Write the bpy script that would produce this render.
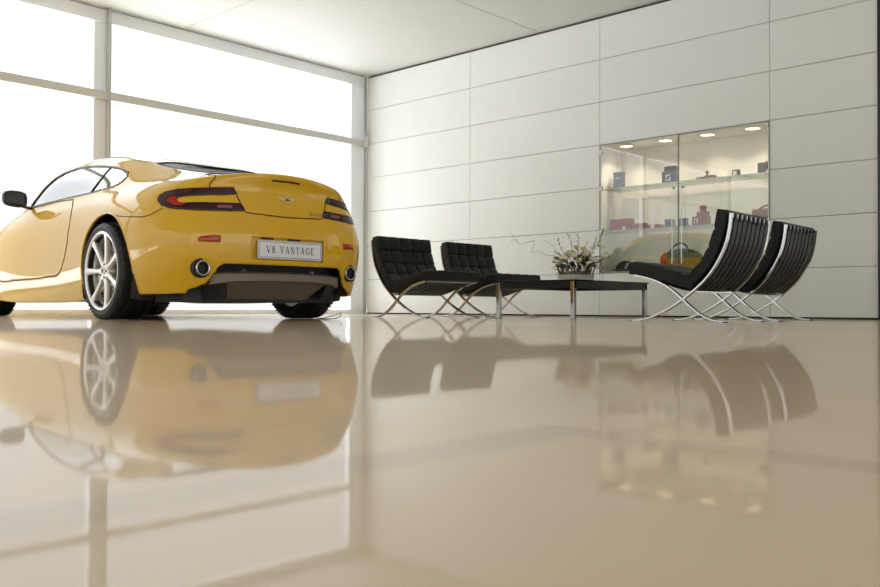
import bpy, bmesh, math, random
import numpy as np
from mathutils import Vector, Matrix
from mathutils.bvhtree import BVHTree

# ------------------------------------------------------------ clear
for o in list(bpy.data.objects):
    bpy.data.objects.remove(o)
sc = bpy.context.scene
C = sc.collection
random.seed(7)
PI = math.pi

# ------------------------------------------------------------ camera
# room axes: the display wall is y=0 running along +x, the big window is x=0 running along -y
def norm(v): return v / np.linalg.norm(v)
cam_fw = norm(np.array([-.683, .7304, 0.0]))
cam_rt = np.array([cam_fw[1], -cam_fw[0], 0.0])
cam_up = np.array([0, 0, 1.0])
pitch, roll = math.atan(13.7/880), 0.004
F_ = cam_fw*math.cos(pitch) + cam_up*math.sin(pitch)
U_ = -cam_fw*math.sin(pitch) + cam_up*math.cos(pitch)
R_ = cam_rt*math.cos(roll) + U_*math.sin(roll)
V_ = -cam_rt*math.sin(roll) + U_*math.cos(roll)
cd = bpy.data.cameras.new('camera'); cam = bpy.data.objects.new('camera', cd); C.objects.link(cam)
M = Matrix.Identity(4)
for r in range(3):
    M[r][0], M[r][1], M[r][2] = R_[r], V_[r], -F_[r]
M[0][3], M[1][3], M[2][3] = 9.675, -8.744, 0.10
cam.matrix_world = M
cd.sensor_width = 36; cd.lens = 36.0; cd.clip_start = .02; cd.clip_end = 500
sc.camera = cam

# ------------------------------------------------------------ world, exposure
w = bpy.data.worlds.new('overcast_sky'); sc.world = w; w.use_nodes = True
nt = w.node_tree; bg = nt.nodes['Background']
geo = nt.nodes.new('ShaderNodeTexCoord'); sep = nt.nodes.new('ShaderNodeSeparateXYZ')
ramp = nt.nodes.new('ShaderNodeValToRGB')
nt.links.new(geo.outputs['Generated'], sep.inputs[0]); nt.links.new(sep.outputs['Z'], ramp.inputs[0])
# overcast sky: pale near the horizon, about three to four times brighter overhead
e = ramp.color_ramp.elements
e[0].position = 0.0; e[0].color = (.112, .111, .109, 1)
e[1].position = .12; e[1].color = (.125, .125, .125, 1)
for p_, c_ in ((.33, .17), (.55, .42), (.85, .85)):
    k = e.new(p_); k.color = (c_*.97, c_, c_*1.05, 1)
nt.links.new(ramp.outputs[0], bg.inputs[0]); bg.inputs[1].default_value = 9.6
sc.view_settings.view_transform = 'Standard'; sc.view_settings.look = 'None'
sc.view_settings.gamma = 1; sc.view_settings.use_curve_mapping = False
sc.view_settings.exposure = 0.0

# large soft area lights added to fill the showroom from its unseen sides
def area_light(name, loc, rot, sx, sy, power, col):
    ld = bpy.data.lights.new(name, 'AREA'); ld.shape = 'RECTANGLE'; ld.size = sx; ld.size_y = sy
    ld.energy = power; ld.color = col
    o = bpy.data.objects.new(name, ld); o.location = loc; o.rotation_euler = rot; C.objects.link(o); return o

# added fill lights behind the camera: one under the ceiling, two inside the glazing
area_light('ceiling_fill', (11.5, -8.5, 3.45), (0, 0, 0), 9.5, 13, 65, (1, .95, .87))
area_light('back_fill', (16.9, -8, 1.8), (0, math.radians(90), 0), 3.2, 15, 125, (.97, .98, 1))
area_light('side_fill', (8.5, -15.9, 1.8), (math.radians(90), 0, 0), 16, 3.2, 45, (.97, .98, 1))

# ------------------------------------------------------------ materials
def mat(name, col, rough=.5, metal=0, coat=0, coat_rough=.03, spec=.5, trans=0, emit=None, es=0, ior=1.5, alpha=1):
    m = bpy.data.materials.new(name); m.use_nodes = True
    b = m.node_tree.nodes['Principled BSDF']
    b.inputs['Base Color'].default_value = (*col, 1)
    b.inputs['Roughness'].default_value = rough; b.inputs['Metallic'].default_value = metal
    b.inputs['Coat Weight'].default_value = coat; b.inputs['Coat Roughness'].default_value = coat_rough
    b.inputs['Specular IOR Level'].default_value = spec
    b.inputs['Transmission Weight'].default_value = trans; b.inputs['IOR'].default_value = ior
    if emit: b.inputs['Emission Color'].default_value = (*emit, 1); b.inputs['Emission Strength'].default_value = es
    return m
def noise_mix(m, c1, c2, scale, bump=0, detail=4, coords='Object', lo=.35, hi=.65, stretch=None):
    nt = m.node_tree; b = nt.nodes['Principled BSDF']
    tc = nt.nodes.new('ShaderNodeTexCoord'); n = nt.nodes.new('ShaderNodeTexNoise')
    n.inputs['Scale'].default_value = scale; n.inputs['Detail'].default_value = detail
    src = tc.outputs[coords]
    if stretch:
        mp = nt.nodes.new('ShaderNodeMapping'); mp.inputs['Scale'].default_value = stretch
        nt.links.new(src, mp.inputs[0]); src = mp.outputs[0]
    nt.links.new(src, n.inputs['Vector'])
    r = nt.nodes.new('ShaderNodeValToRGB')
    r.color_ramp.elements[0].position = lo; r.color_ramp.elements[0].color = (*c1, 1)
    r.color_ramp.elements[1].position = hi; r.color_ramp.elements[1].color = (*c2, 1)
    nt.links.new(n.outputs['Fac'], r.inputs[0]); nt.links.new(r.outputs[0], b.inputs['Base Color'])
    if bump:
        bp = nt.nodes.new('ShaderNodeBump'); bp.inputs['Strength'].default_value = bump; bp.inputs['Distance'].default_value = .002
        nt.links.new(n.outputs['Fac'], bp.inputs['Height']); nt.links.new(bp.outputs[0], b.inputs['Normal'])
    return m
def glass_mat(name, tint, ior=1.5, extra=0.0, gain=1.5):
    """thin pane: fresnel mirror over a tinted see-through layer"""
    m = bpy.data.materials.new(name); m.use_nodes = True; nt = m.node_tree
    nt.nodes.remove(nt.nodes['Principled BSDF'])
    out = nt.nodes['Material Output']
    t = nt.nodes.new('ShaderNodeBsdfTransparent'); t.inputs[0].default_value = (*tint, 1)
    g = nt.nodes.new('ShaderNodeBsdfGlossy'); g.inputs['Roughness'].default_value = 0.0
    fr = nt.nodes.new('ShaderNodeFresnel'); fr.inputs[0].default_value = ior
    ad = nt.nodes.new('ShaderNodeMath'); ad.operation = 'MULTIPLY_ADD'; ad.use_clamp = True
    ad.inputs[1].default_value = gain; ad.inputs[2].default_value = extra
    mx = nt.nodes.new('ShaderNodeMixShader')
    nt.links.new(fr.outputs[0], ad.inputs[0]); nt.links.new(ad.outputs[0], mx.inputs[0])
    nt.links.new(t.outputs[0], mx.inputs[1]); nt.links.new(g.outputs[0], mx.inputs[2])
    nt.links.new(mx.outputs[0], out.inputs[0]); return m

m_wall = noise_mix(mat('wall_panel', (.74, .75, .72), .45), (.735, .745, .71), (.755, .765, .735), .8)
m_joint = mat('joint_backing', (.06, .055, .05), .8)  # dark backing that lines the joints between the boards
m_ceil = noise_mix(mat('ceiling_plaster', (.64, .64, .61), .7), (.63, .63, .60), (.66, .66, .63), .5)
m_floor = mat('polished_floor', (.50, .41, .30), .04, spec=.62)
noise_mix(m_floor, (.54, .42, .27), (.61, .49, .335), .9, detail=6, lo=.3, hi=.7)
def finish_floor(m):
    """a faint darker inlaid band near the photographer, and a second, softer sheen lobe over the polish"""
    nt = m.node_tree; b = nt.nodes['Principled BSDF']; L = nt.links
    g = nt.nodes.new('ShaderNodeNewGeometry'); sp = nt.nodes.new('ShaderNodeSeparateXYZ'); L.new(g.outputs['Position'], sp.inputs[0])
    def mth(op, a, b_=None, c=None):
        n = nt.nodes.new('ShaderNodeMath'); n.operation = op
        for k, v in enumerate((a, b_, c)):
            if v is None: continue
            if isinstance(v, (int, float)): n.inputs[k].default_value = v
            else: L.new(v, n.inputs[k])
        return n.outputs[0]
    def band(v, c, hw):
        d = mth('ABSOLUTE', mth('SUBTRACT', v, c)); n = nt.nodes.new('ShaderNodeMapRange'); n.interpolation_type = 'SMOOTHSTEP'
        L.new(d, n.inputs[0]); n.inputs[1].default_value = hw; n.inputs[2].default_value = hw*.25; n.inputs[3].default_value = 0; n.inputs[4].default_value = 1; return n.outputs[0]
    X, Y = sp.outputs[0], sp.outputs[1]
    ba = mth('MULTIPLY', band(X, 9.255, .045), mth('LESS_THAN', Y, -8.13))
    bb = mth('MULTIPLY', band(Y, -8.150, .035), mth('GREATER_THAN', X, 9.235))
    f = mth('MULTIPLY', mth('MAXIMUM', ba, bb), .30)
    src = b.inputs['Base Color'].links[0].from_socket
    mx = nt.nodes.new('ShaderNodeMix'); mx.data_type = 'RGBA'; L.new(f, mx.inputs[0]); L.new(src, mx.inputs[6]); mx.inputs[7].default_value = (.30, .23, .15, 1)
    L.new(mx.outputs[2], b.inputs['Base Color'])
    b2 = nt.nodes.new('ShaderNodeBsdfPrincipled'); b2.inputs['Roughness'].default_value = .30; b2.inputs['Specular IOR Level'].default_value = .6
    L.new(mx.outputs[2], b2.inputs['Base Color'])
    ms = nt.nodes.new('ShaderNodeMixShader'); ms.inputs[0].default_value = .40
    L.new(b.outputs[0], ms.inputs[1]); L.new(b2.outputs[0], ms.inputs[2]); L.new(ms.outputs[0], nt.nodes['Material Output'].inputs[0])
finish_floor(m_floor)
m_alu = mat('aluminium_frame', (.87, .90, .93), .42, metal=.1)
m_aludark = mat('aluminium_return_shaded', (.50, .50, .46), .4, metal=.4)  # darker aluminium: shade of the side faces put into the colour
m_pane = glass_mat('window_glass', (.98, .99, .985), gain=.6)
m_caseglass = glass_mat('case_glass', (.96, .98, .972), 1.5, .03, 3.4)
m_shelfglass = mat('shelf_glass', (.62, .82, .76), .08, trans=.75)
m_white = mat('white_lacquer', (.84, .82, .77), .4)
m_black = mat('black_plastic', (.012, .012, .013), .35)
m_blackgloss = mat('black_gloss', (.008, .008, .01), .06)
m_chrome = mat('chrome', (.52, .52, .50), .12, metal=1)
m_steel = mat('brushed_steel', (.45, .44, .42), .25, metal=1)
m_paint = mat('yellow_paint', (.70, .41, .006), .55, coat=1, coat_rough=.01, spec=.15)
m_paint.node_tree.nodes['Principled BSDF'].inputs['Coat IOR'].default_value = 1.52
m_seam = mat('shut_line', (.02, .016, .01), .8)
m_rubber = mat('rubber', (.012, .012, .012), .55)
m_under = mat('underbody', (.018, .018, .018), .6)
m_carglass = glass_mat('car_glass', (.94, .97, .95), 1.6, .20, 2.2)
m_rearglass = glass_mat('rear_screen_glass', (.22, .26, .24), 1.5, .0, .35)
m_cargl_dark = mat('quarter_glass', (.02, .03, .028), .03)
m_lamp = mat('lamp_dark_red', (.035, .002, .006), .1)
m_lampred = mat('lamp_bright_red', (.42, .006, .008), .12)
m_lamppink = mat('lamp_clear', (.30, .07, .08), .15)
m_alloy = mat('alloy_silver', (.74, .72, .68), .3, metal=.8)
m_diff = mat('diffuser_grey', (.18, .16, .13), .35)
m_leather = noise_mix(mat('black_leather', (.008, .008, .008), .45, spec=.22), (.006, .006, .006), (.012, .0115, .011), 60, .25)

# ------------------------------------------------------------ mesh helpers
def obj(name, bm, m=None, parent=None, smooth=False, recalc=True):
    if recalc: bmesh.ops.recalc_face_normals(bm, faces=bm.faces)
    me = bpy.data.meshes.new(name); bm.to_mesh(me); bm.free()
    if smooth:
        for p in me.polygons: p.use_smooth = True
    for mm in (m if isinstance(m, (list, tuple)) else [m]):
        if mm: me.materials.append(mm)
    o = bpy.data.objects.new(name, me); C.objects.link(o)
    if parent: o.parent = parent
    return o
def sharp(o, deg=35):
    me = o.data
    for p in me.polygons: p.use_smooth = True
    me.set_sharp_from_angle(angle=math.radians(deg)); return o
def bevel(o, wd, seg=2, ang=40):
    b = o.modifiers.new('bevel', 'BEVEL'); b.width = wd; b.segments = seg; b.limit_method = 'ANGLE'; b.angle_limit = math.radians(ang); return o
def tag(o, label=None, cat=None, group=None, kind=None):
    if label: o['label'] = label
    if cat: o['category'] = cat
    if group: o['group'] = group
    if kind: o['kind'] = kind
    return o
def empty(name, loc=(0, 0, 0), rz=0, **k):
    o = bpy.data.objects.new(name, None); C.objects.link(o); o.location = loc; o.rotation_euler = (0, 0, rz)
    o.empty_display_size = .1
    return tag(o, **k)
def box(bm, x0, x1, y0, y1, z0, z1, mi=0):
    vs = [bm.verts.new(p) for p in ((x0,y0,z0),(x1,y0,z0),(x1,y1,z0),(x0,y1,z0),(x0,y0,z1),(x1,y0,z1),(x1,y1,z1),(x0,y1,z1))]
    for f in ((0,3,2,1),(4,5,6,7),(0,1,5,4),(1,2,6,5),(2,3,7,6),(3,0,4,7)):
        fc = bm.faces.new([vs[i] for i in f]); fc.material_index = mi
    return vs
def bx(name, x0, x1, y0, y1, z0, z1, m, parent=None, bev=0):
    bm = bmesh.new(); box(bm, x0, x1, y0, y1, z0, z1); o = obj(name, bm, m, parent)
    if bev: bevel(o, bev)
    return o
def cyl(bm, p0, p1, r0, r1=None, n=16, cap=True, mi=0):
    r1 = r0 if r1 is None else r1
    p0, p1 = Vector(p0), Vector(p1); d = (p1-p0).normalized()
    a = d.orthogonal().normalized(); b = d.cross(a)
    A = [bm.verts.new(p0 + (a*math.cos(t)+b*math.sin(t))*r0) for t in [2*PI*k/n for k in range(n)]]
    B = [bm.verts.new(p1 + (a*math.cos(t)+b*math.sin(t))*r1) for t in [2*PI*k/n for k in range(n)]]
    for k in range(n):
        f = bm.faces.new((A[k], A[(k+1) % n], B[(k+1) % n], B[k])); f.material_index = mi
    if cap:
        for ring in (A[::-1], B):
            f = bm.faces.new(ring); f.material_index = mi
def sweep(bm, pts, prof, side=None, closed=False, cap=True, scales=None):
    """sweep a closed 2-D profile [(a,b)] along pts; side = fixed side vector (else parallel transport)"""
    pts = [Vector(p) for p in pts]; n = len(pts); rings = []; up = None
    for i, p in enumerate(pts):
        if closed: t = (pts[(i+1) % n]-pts[i-1]).normalized()
        else: t = (pts[min(i+1, n-1)]-pts[max(i-1, 0)]).normalized()
        if side is not None: s = Vector(side); s = (s - t*s.dot(t)).normalized()
        else:
            if up is None: up = t.orthogonal().normalized()
            s = (up - t*up.dot(t)).normalized(); up = s
        q = t.cross(s); k = scales[i] if scales else 1
        rings.append([bm.verts.new(p + s*a*k + q*b*k) for a, b in prof])
    m = len(prof)
    for i in range(n if closed else n-1):
        A, B = rings[i], rings[(i+1) % n]
        for k in range(m): bm.faces.new((A[k], A[(k+1) % m], B[(k+1) % m], B[k]))
    if cap and not closed:
        bm.faces.new(rings[0][::-1]); bm.faces.new(rings[-1])
def circ(r, n=8): return [(r*math.cos(2*PI*k/n), r*math.sin(2*PI*k/n)) for k in range(n)]
def rectp(a, b, c=0):
    if not c: return [(-a, -b), (a, -b), (a, b), (-a, b)]
    return [(-a+c, -b), (a-c, -b), (a, -b+c), (a, b-c), (a-c, b), (-a+c, b), (-a, b-c), (-a, -b+c)]
def spline(P, n, closed=False):
    """Catmull-Rom through P, n points per span"""
    P = [np.array(p, float) for p in P]; m = len(P); out = []
    for i in range(m if closed else m-1):
        if closed: a, b, c, d = P[i-1], P[i], P[(i+1) % m], P[(i+2) % m]
        else: a, b, c, d = P[max(i-1, 0)] if i else 2*P[0]-P[1], P[i], P[i+1], P[i+2] if i+2 < m else 2*P[-1]-P[-2]
        for k in range(n):
            t = k/n
            out.append(.5*(2*b + (c-a)*t + (2*a-5*b+4*c-d)*t*t + (-a+3*b-3*c+d)*t**3))
    if not closed: out.append(P[-1])
    return out
def lathe(bm, prof, axis='y', n=64, center=(0, 0, 0), closed=False):
    """revolve [(offset along axis, radius)] about an axis"""
    rings = []
    for a, r in prof:
        ring = []
        for k in range(n):
            t = 2*PI*k/n; c_, s_ = r*math.cos(t), r*math.sin(t)
            p = {'y': (c_, a, s_), 'z': (c_, s_, a), 'x': (a, c_, s_)}[axis]
            ring.append(bm.verts.new((p[0]+center[0], p[1]+center[1], p[2]+center[2])))
        rings.append(ring)
    m = len(rings)
    for i in range(m if closed else m-1):
        A, B = rings[i], rings[(i+1) % m]
        for k in range(n): bm.faces.new((A[k], A[(k+1) % n], B[(k+1) % n], B[k]))
def copy_tree(o, parent=None):
    c = o.copy(); C.objects.link(c)
    if parent: c.parent = parent
    for ch in list(o.children): copy_tree(ch, c)
    return c

#@@ROOM
# ============================================================ THE ROOM
H = 3.5
def struct(name, bm, m): return tag(obj(name, bm, m), kind='structure')
bm = bmesh.new(); box(bm, -.3, 17, -16, 3.2, -.12, 0); fl = struct('floor', bm, m_floor)
bm = bmesh.new(); box(bm, -.3, 17, -16, 3.2, H+.012, H+.2); struct('ceiling', bm, m_ceil)
# fine joints of the ceiling boards
bm = bmesh.new()
for xx in (3.15, 9.4, 12.6): box(bm, xx-.003, xx+.003, -16, 0, H+.0095, H+.0125)
for yy in (-3.05, -6.1): box(bm, .05, 17, yy-.003, yy+.003, H+.0095, H+.0125)
struct('trim_1', bm, mat('ceiling_joint', (.42, .40, .36), .8))

# panelled display wall (each board a real bevelled slab over a dark backing)
NX0, NX1, NZ0, NZ1 = 4.04, 6.05, .5, 2.0     # the niche of the display case
bm = bmesh.new(); g = .003
cols = [0.02, 2.03, 4.04, 6.05, 7.07]
for ci in range(4):
    for r in range(7):
        if ci == 2 and r in (1, 2, 3): continue
        box(bm, cols[ci]+g, cols[ci+1]-(g if ci < 3 else 0), 0, .03, (.018 if r == 0 else .5*r+g), .5*(r+1)-(g if r < 6 else .022))
wr = struct('wall_right', bm, m_wall); 
bm = bmesh.new()
for (a, b, c, d) in ((-.02, NX0, 0, H+.012), (NX1, 7.065, 0, H+.012), (NX0, NX1, 0, NZ0), (NX0, NX1, NZ1, H+.012)):
    box(bm, a, b, .031, .10, c, d)
struct('wall_right_backing', bm, m_joint)

# window wall
WF = -16
bm = bmesh.new()
bxs = []
box(bm, -.10, .0, WF, -.0, H-.150, H-.004)                     # head rail
box(bm, -.10, .0, WF, -.0, .0, .062)                           # bottom rail
struct('trim_2', bm, m_alu)
bm = bmesh.new(); box(bm, -.02, .055, WF, -.03, 2.455, 2.55)    # transom
box(bm, -.10, -.02, WF, -.03, 2.475, 2.53)
m_transom = mat('transom_grey', (.62, .62, .57), .45)
o = struct('trim_3', bm, m_transom); bevel(o, .004)
mull = [-4.045, -8.06, -12.08]
for i, ym in enumerate(mull):
    bm = bmesh.new()
    box(bm, -.10, -.001, ym-.12, ym+.09, .062, H-.165)
    o = struct('trim_%d' % (4+i), bm, m_alu); bevel(o, .003)
    bm = bmesh.new(); box(bm, 0.0, .085, ym+.02, ym+.045, 0.0, H+.004)
    o = struct('trim_%d' % (7+i), bm, m_aludark); bevel(o, .004)
bm = bmesh.new(); box(bm, -.10, -.002, -.30, -.05, .062, H-.165); struct('trim_10', bm, m_alu)
bm = bmesh.new(); box(bm, -.06, .012, -.048, -.001, 0, H+.004); struct('trim_15', bm, m_aludark)
bm = bmesh.new(); box(bm, .056, .075, -.10, -.045, 2.45, 2.61); o = struct('trim_16', bm, m_transom); bevel(o, .003)
edges = [0-.30, mull[0]+.09, mull[0]-.12, mull[1]+.09, mull[1]-.12, mull[2]+.09, mull[2]-.12, WF]
for i in range(4):
    bm = bmesh.new(); y1, y0 = edges[2*i], edges[2*i+1]
    v = [bm.verts.new(p) for p in ((-.06, y0, .06), (-.06, y1, .06), (-.06, y1, H-.16), (-.06, y0, H-.16))]; bm.faces.new(v)
    struct('window_%d' % (i+1), bm, m_pane)
# pavement outside
bm = bmesh.new(); box(bm, -60, -.31, -60, 40, -.2, -.03); struct('ground_outside', bm, mat('pale_paving', (.85, .85, .84), .8))

# black column ending the panelled wall, and the glazed bay beyond it
bm = bmesh.new(); box(bm, 7.072, 7.32, -.02, .3, 0, H+.01); o = struct('trim_11', bm, mat('black_column', (.012, .014, .018), .3))
bm = bmesh.new(); box(bm, 10.6, 17, 0, .1, 0, H+.01); box(bm, 7.32, 10.6, 0, .1, 2.9, H+.01); struct('wall_right_return', bm, m_wall)
bm = bmesh.new()
for xx in (7.33, 8.95, 10.55): box(bm, xx-.03, xx+.05, .02, .10, 0, 2.9)
box(bm, 7.33, 10.6, .02, .1, 0, .08); box(bm, 7.33, 10.6, .02, .1, 2.82, 2.9)
struct('trim_12', bm, m_alu)
bm = bmesh.new(); v = [bm.verts.new(p) for p in ((7.3, .06, .05), (10.6, .06, .05), (10.6, .06, 2.85), (7.3, .06, 2.85))]; bm.faces.new(v)
struct('window_5', bm, m_pane)
# the two unseen sides behind the camera, glazed to let in more light
bm = bmesh.new()
box(bm, 17, 17.1, -16, .1, H-.165, H); box(bm, 17, 17.1, -16, .1, 0, .062); box(bm, 16.98, 17.05, -16, .1, 2.455, 2.55)
for yy in (-12, -8, -4, -.1): box(bm, 16.98, 17.1, yy-.09, yy+.09, .062, H-.165)
struct('trim_13', bm, m_alu)
bm = bmesh.new(); bm.faces.new([bm.verts.new(p) for p in ((17.05, -16, .06), (17.05, 0, .06), (17.05, 0, H-.16), (17.05, -16, H-.16))]); struct('window_6', bm, m_pane)
bm = bmesh.new()
box(bm, -.1, 17, -16.1, -16, H-.165, H); box(bm, -.1, 17, -16.1, -16, 0, .062); box(bm, -.1, 17, -16.05, -15.98, 2.455, 2.55)
for xx in (0, 4, 8, 12, 16.9): box(bm, xx-.09, xx+.09, -16.1, -15.98, .062, H-.165)
struct('trim_14', bm, m_alu)
bm = bmesh.new(); bm.faces.new([bm.verts.new(p) for p in ((0, -16.05, .06), (17, -16.05, .06), (17, -16.05, H-.16), (0, -16.05, H-.16))]); struct('window_7', bm, m_pane)

#@@CAR
# ============================================================ THE CAR
# car frame: u forward from the rear axle, v to the car's left, z up
def st(u, vs, zs): return [(u if not isinstance(u, (list, tuple)) else u[k], vs[k], zs[k]) for k in range(13)]
NET = [
 st([-.90,-.94,-.975,-.985,-.955,-.925,-.915,-.965,-.915,-.85,-.80,-.76,-.72], [0]*13, [.19,.30,.45,.60,.72,.84,.94,1.045,1.035,1.03,1.03,1.035,1.04]),
 st([-.89,-.93,-.965,-.975,-.945,-.915,-.905,-.945,-.89,-.80,-.73,-.68,-.64], [.28,.28,.28,.28,.275,.27,.265,.26,.24,.19,.13,.07,0], [.19,.30,.45,.60,.72,.84,.935,1.035,1.025,1.03,1.035,1.04,1.042]),
 st([-.86,-.89,-.925,-.935,-.905,-.875,-.865,-.885,-.83,-.73,-.64,-.56,-.51], [.55,.56,.565,.565,.555,.545,.53,.51,.48,.40,.28,.14,0], [.19,.30,.45,.60,.72,.835,.915,.995,.998,1.018,1.045,1.06,1.066]),
 st([-.78,-.80,-.83,-.84,-.81,-.78,-.765,-.76,-.70,-.58,-.47,-.38,-.33], [.72,.745,.76,.76,.745,.72,.69,.655,.61,.52,.38,.19,0], [.185,.30,.45,.60,.72,.825,.897,.955,.978,1.02,1.065,1.09,1.098]),
 st([-.64,-.66,-.68,-.685,-.66,-.63,-.61,-.60,-.52,-.38,-.27,-.18,-.14], [.83,.86,.88,.88,.865,.83,.785,.73,.67,.59,.44,.22,0], [.18,.30,.45,.60,.72,.82,.887,.94,.975,1.035,1.105,1.145,1.158]),
 st([-.46,-.46,-.47,-.47,-.45,-.43,-.41,-.38,-.30,-.20,-.10,-.02,.01], [.87,.905,.925,.93,.915,.875,.82,.75,.69,.62,.47,.24,0], [.18,.30,.45,.60,.72,.825,.897,.952,.993,1.072,1.145,1.172,1.178]),
 st([-.2,-.2,-.2,-.2,-.2,-.2,-.18,-.15,-.10,-.02,.06,.12,.15], [.88,.915,.94,.945,.93,.885,.825,.755,.70,.64,.49,.25,0], [.18,.30,.45,.60,.73,.84,.912,.965,1.022,1.122,1.193,1.215,1.22]),
 st([.05,.05,.05,.05,.05,.05,.05,.06,.10,.17,.22,.27,.30], [.88,.915,.945,.95,.935,.885,.82,.76,.715,.65,.50,.25,0], [.18,.30,.45,.60,.735,.85,.92,.973,1.05,1.172,1.237,1.256,1.26]),
 st([.35]*9+[.40,.43,.46,.48], [.875,.91,.925,.925,.91,.87,.82,.77,.73,.66,.51,.25,0], [.14,.28,.45,.60,.73,.845,.915,.972,1.075,1.222,1.283,1.30,1.303]),
 st(.8, [.865,.90,.91,.905,.895,.865,.825,.78,.745,.675,.52,.26,0], [.125,.26,.44,.60,.73,.84,.905,.962,1.09,1.265,1.328,1.347,1.35]),
 st(1.3, [.865,.90,.905,.90,.895,.87,.83,.79,.755,.685,.52,.26,0], [.125,.26,.44,.60,.73,.835,.90,.95,1.09,1.28,1.342,1.362,1.366]),
 st(1.65, [.87,.905,.91,.91,.905,.88,.845,.80,.77,.70,.52,.26,0], [.125,.26,.44,.60,.73,.825,.885,.945,1.08,1.255,1.31,1.325,1.33]),
 st(2.0, [.88,.915,.925,.93,.92,.89,.85,.81,.78,.70,.50,.25,0], [.125,.26,.44,.60,.72,.81,.872,.925,.985,1.09,1.16,1.185,1.19]),
 st(2.3, [.885,.92,.935,.94,.925,.89,.845,.79,.73,.61,.45,.25,0], [.14,.27,.44,.60,.71,.79,.845,.885,.90,.92,.94,.955,.96]),
 st(2.65, [.88,.91,.93,.935,.92,.88,.83,.77,.70,.58,.44,.24,0], [.16,.28,.44,.58,.68,.755,.80,.835,.85,.86,.87,.875,.88]),
 st(3.05, [.85,.88,.89,.89,.87,.83,.78,.72,.65,.54,.40,.2,0], [.16,.28,.42,.53,.62,.685,.725,.75,.762,.77,.775,.78,.78]),
 st(3.3, [.70,.72,.73,.73,.71,.68,.64,.59,.52,.43,.32,.16,0], [.16,.26,.38,.47,.55,.61,.65,.675,.685,.69,.695,.70,.70]),
 st(3.43, [.38,.40,.40,.40,.39,.37,.35,.32,.28,.23,.17,.08,0], [.16,.25,.35,.43,.50,.55,.585,.605,.615,.62,.625,.63,.63]),
 st([3.48,3.48,3.48,3.48,3.48,3.475,3.47,3.46,3.45,3.44,3.43,3.42,3.41], [0]*13, [.16,.25,.35,.43,.50,.54,.57,.59,.60,.605,.61,.612,.615]),
]
NET = np.array(NET, float); NET[:, :, 1] *= .985
def bspl(P, ax, per, m0, m1):
    """uniform cubic B-spline along axis; m0/m1: 'm' mirror in v, 'c' clamp; per = samples per span"""
    P = np.moveaxis(P, ax, 0)
    mir = np.array([1, -1, 1.0])
    a = P[1]*mir if m0 == 'm' else 2*P[0]-P[1]
    b = P[-2]*mir if m1 == 'm' else 2*P[-1]-P[-2]
    Q = np.concatenate([a[None], P, b[None]])
    out = []
    for i in range(len(P)-1):
        p0, p1, p2, p3 = Q[i], Q[i+1], Q[i+2], Q[i+3]
        n = per[i]
        for k in range(n):
            t = k/n
            out.append(((1-t)**3*p0 + (3*t**3-6*t*t+4)*p1 + (-3*t**3+3*t*t+3*t+1)*p2 + t**3*p3)/6)
    out.append((Q[-3] + 4*Q[-2] + Q[-1])/6)
    return np.moveaxis(np.array(out), 0, ax)
peri = [22,22,20,18,18,20,20,22,30,32,22,22,18,20,22,16,14,14]
perj = [10,12,13,11,10,8,8,7,9,10,11,12]
S = bspl(NET, 0, peri, 'm', 'm')
S = bspl(S, 1, perj, 'c', 'm')
ni, nj = S.shape[:2]

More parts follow.
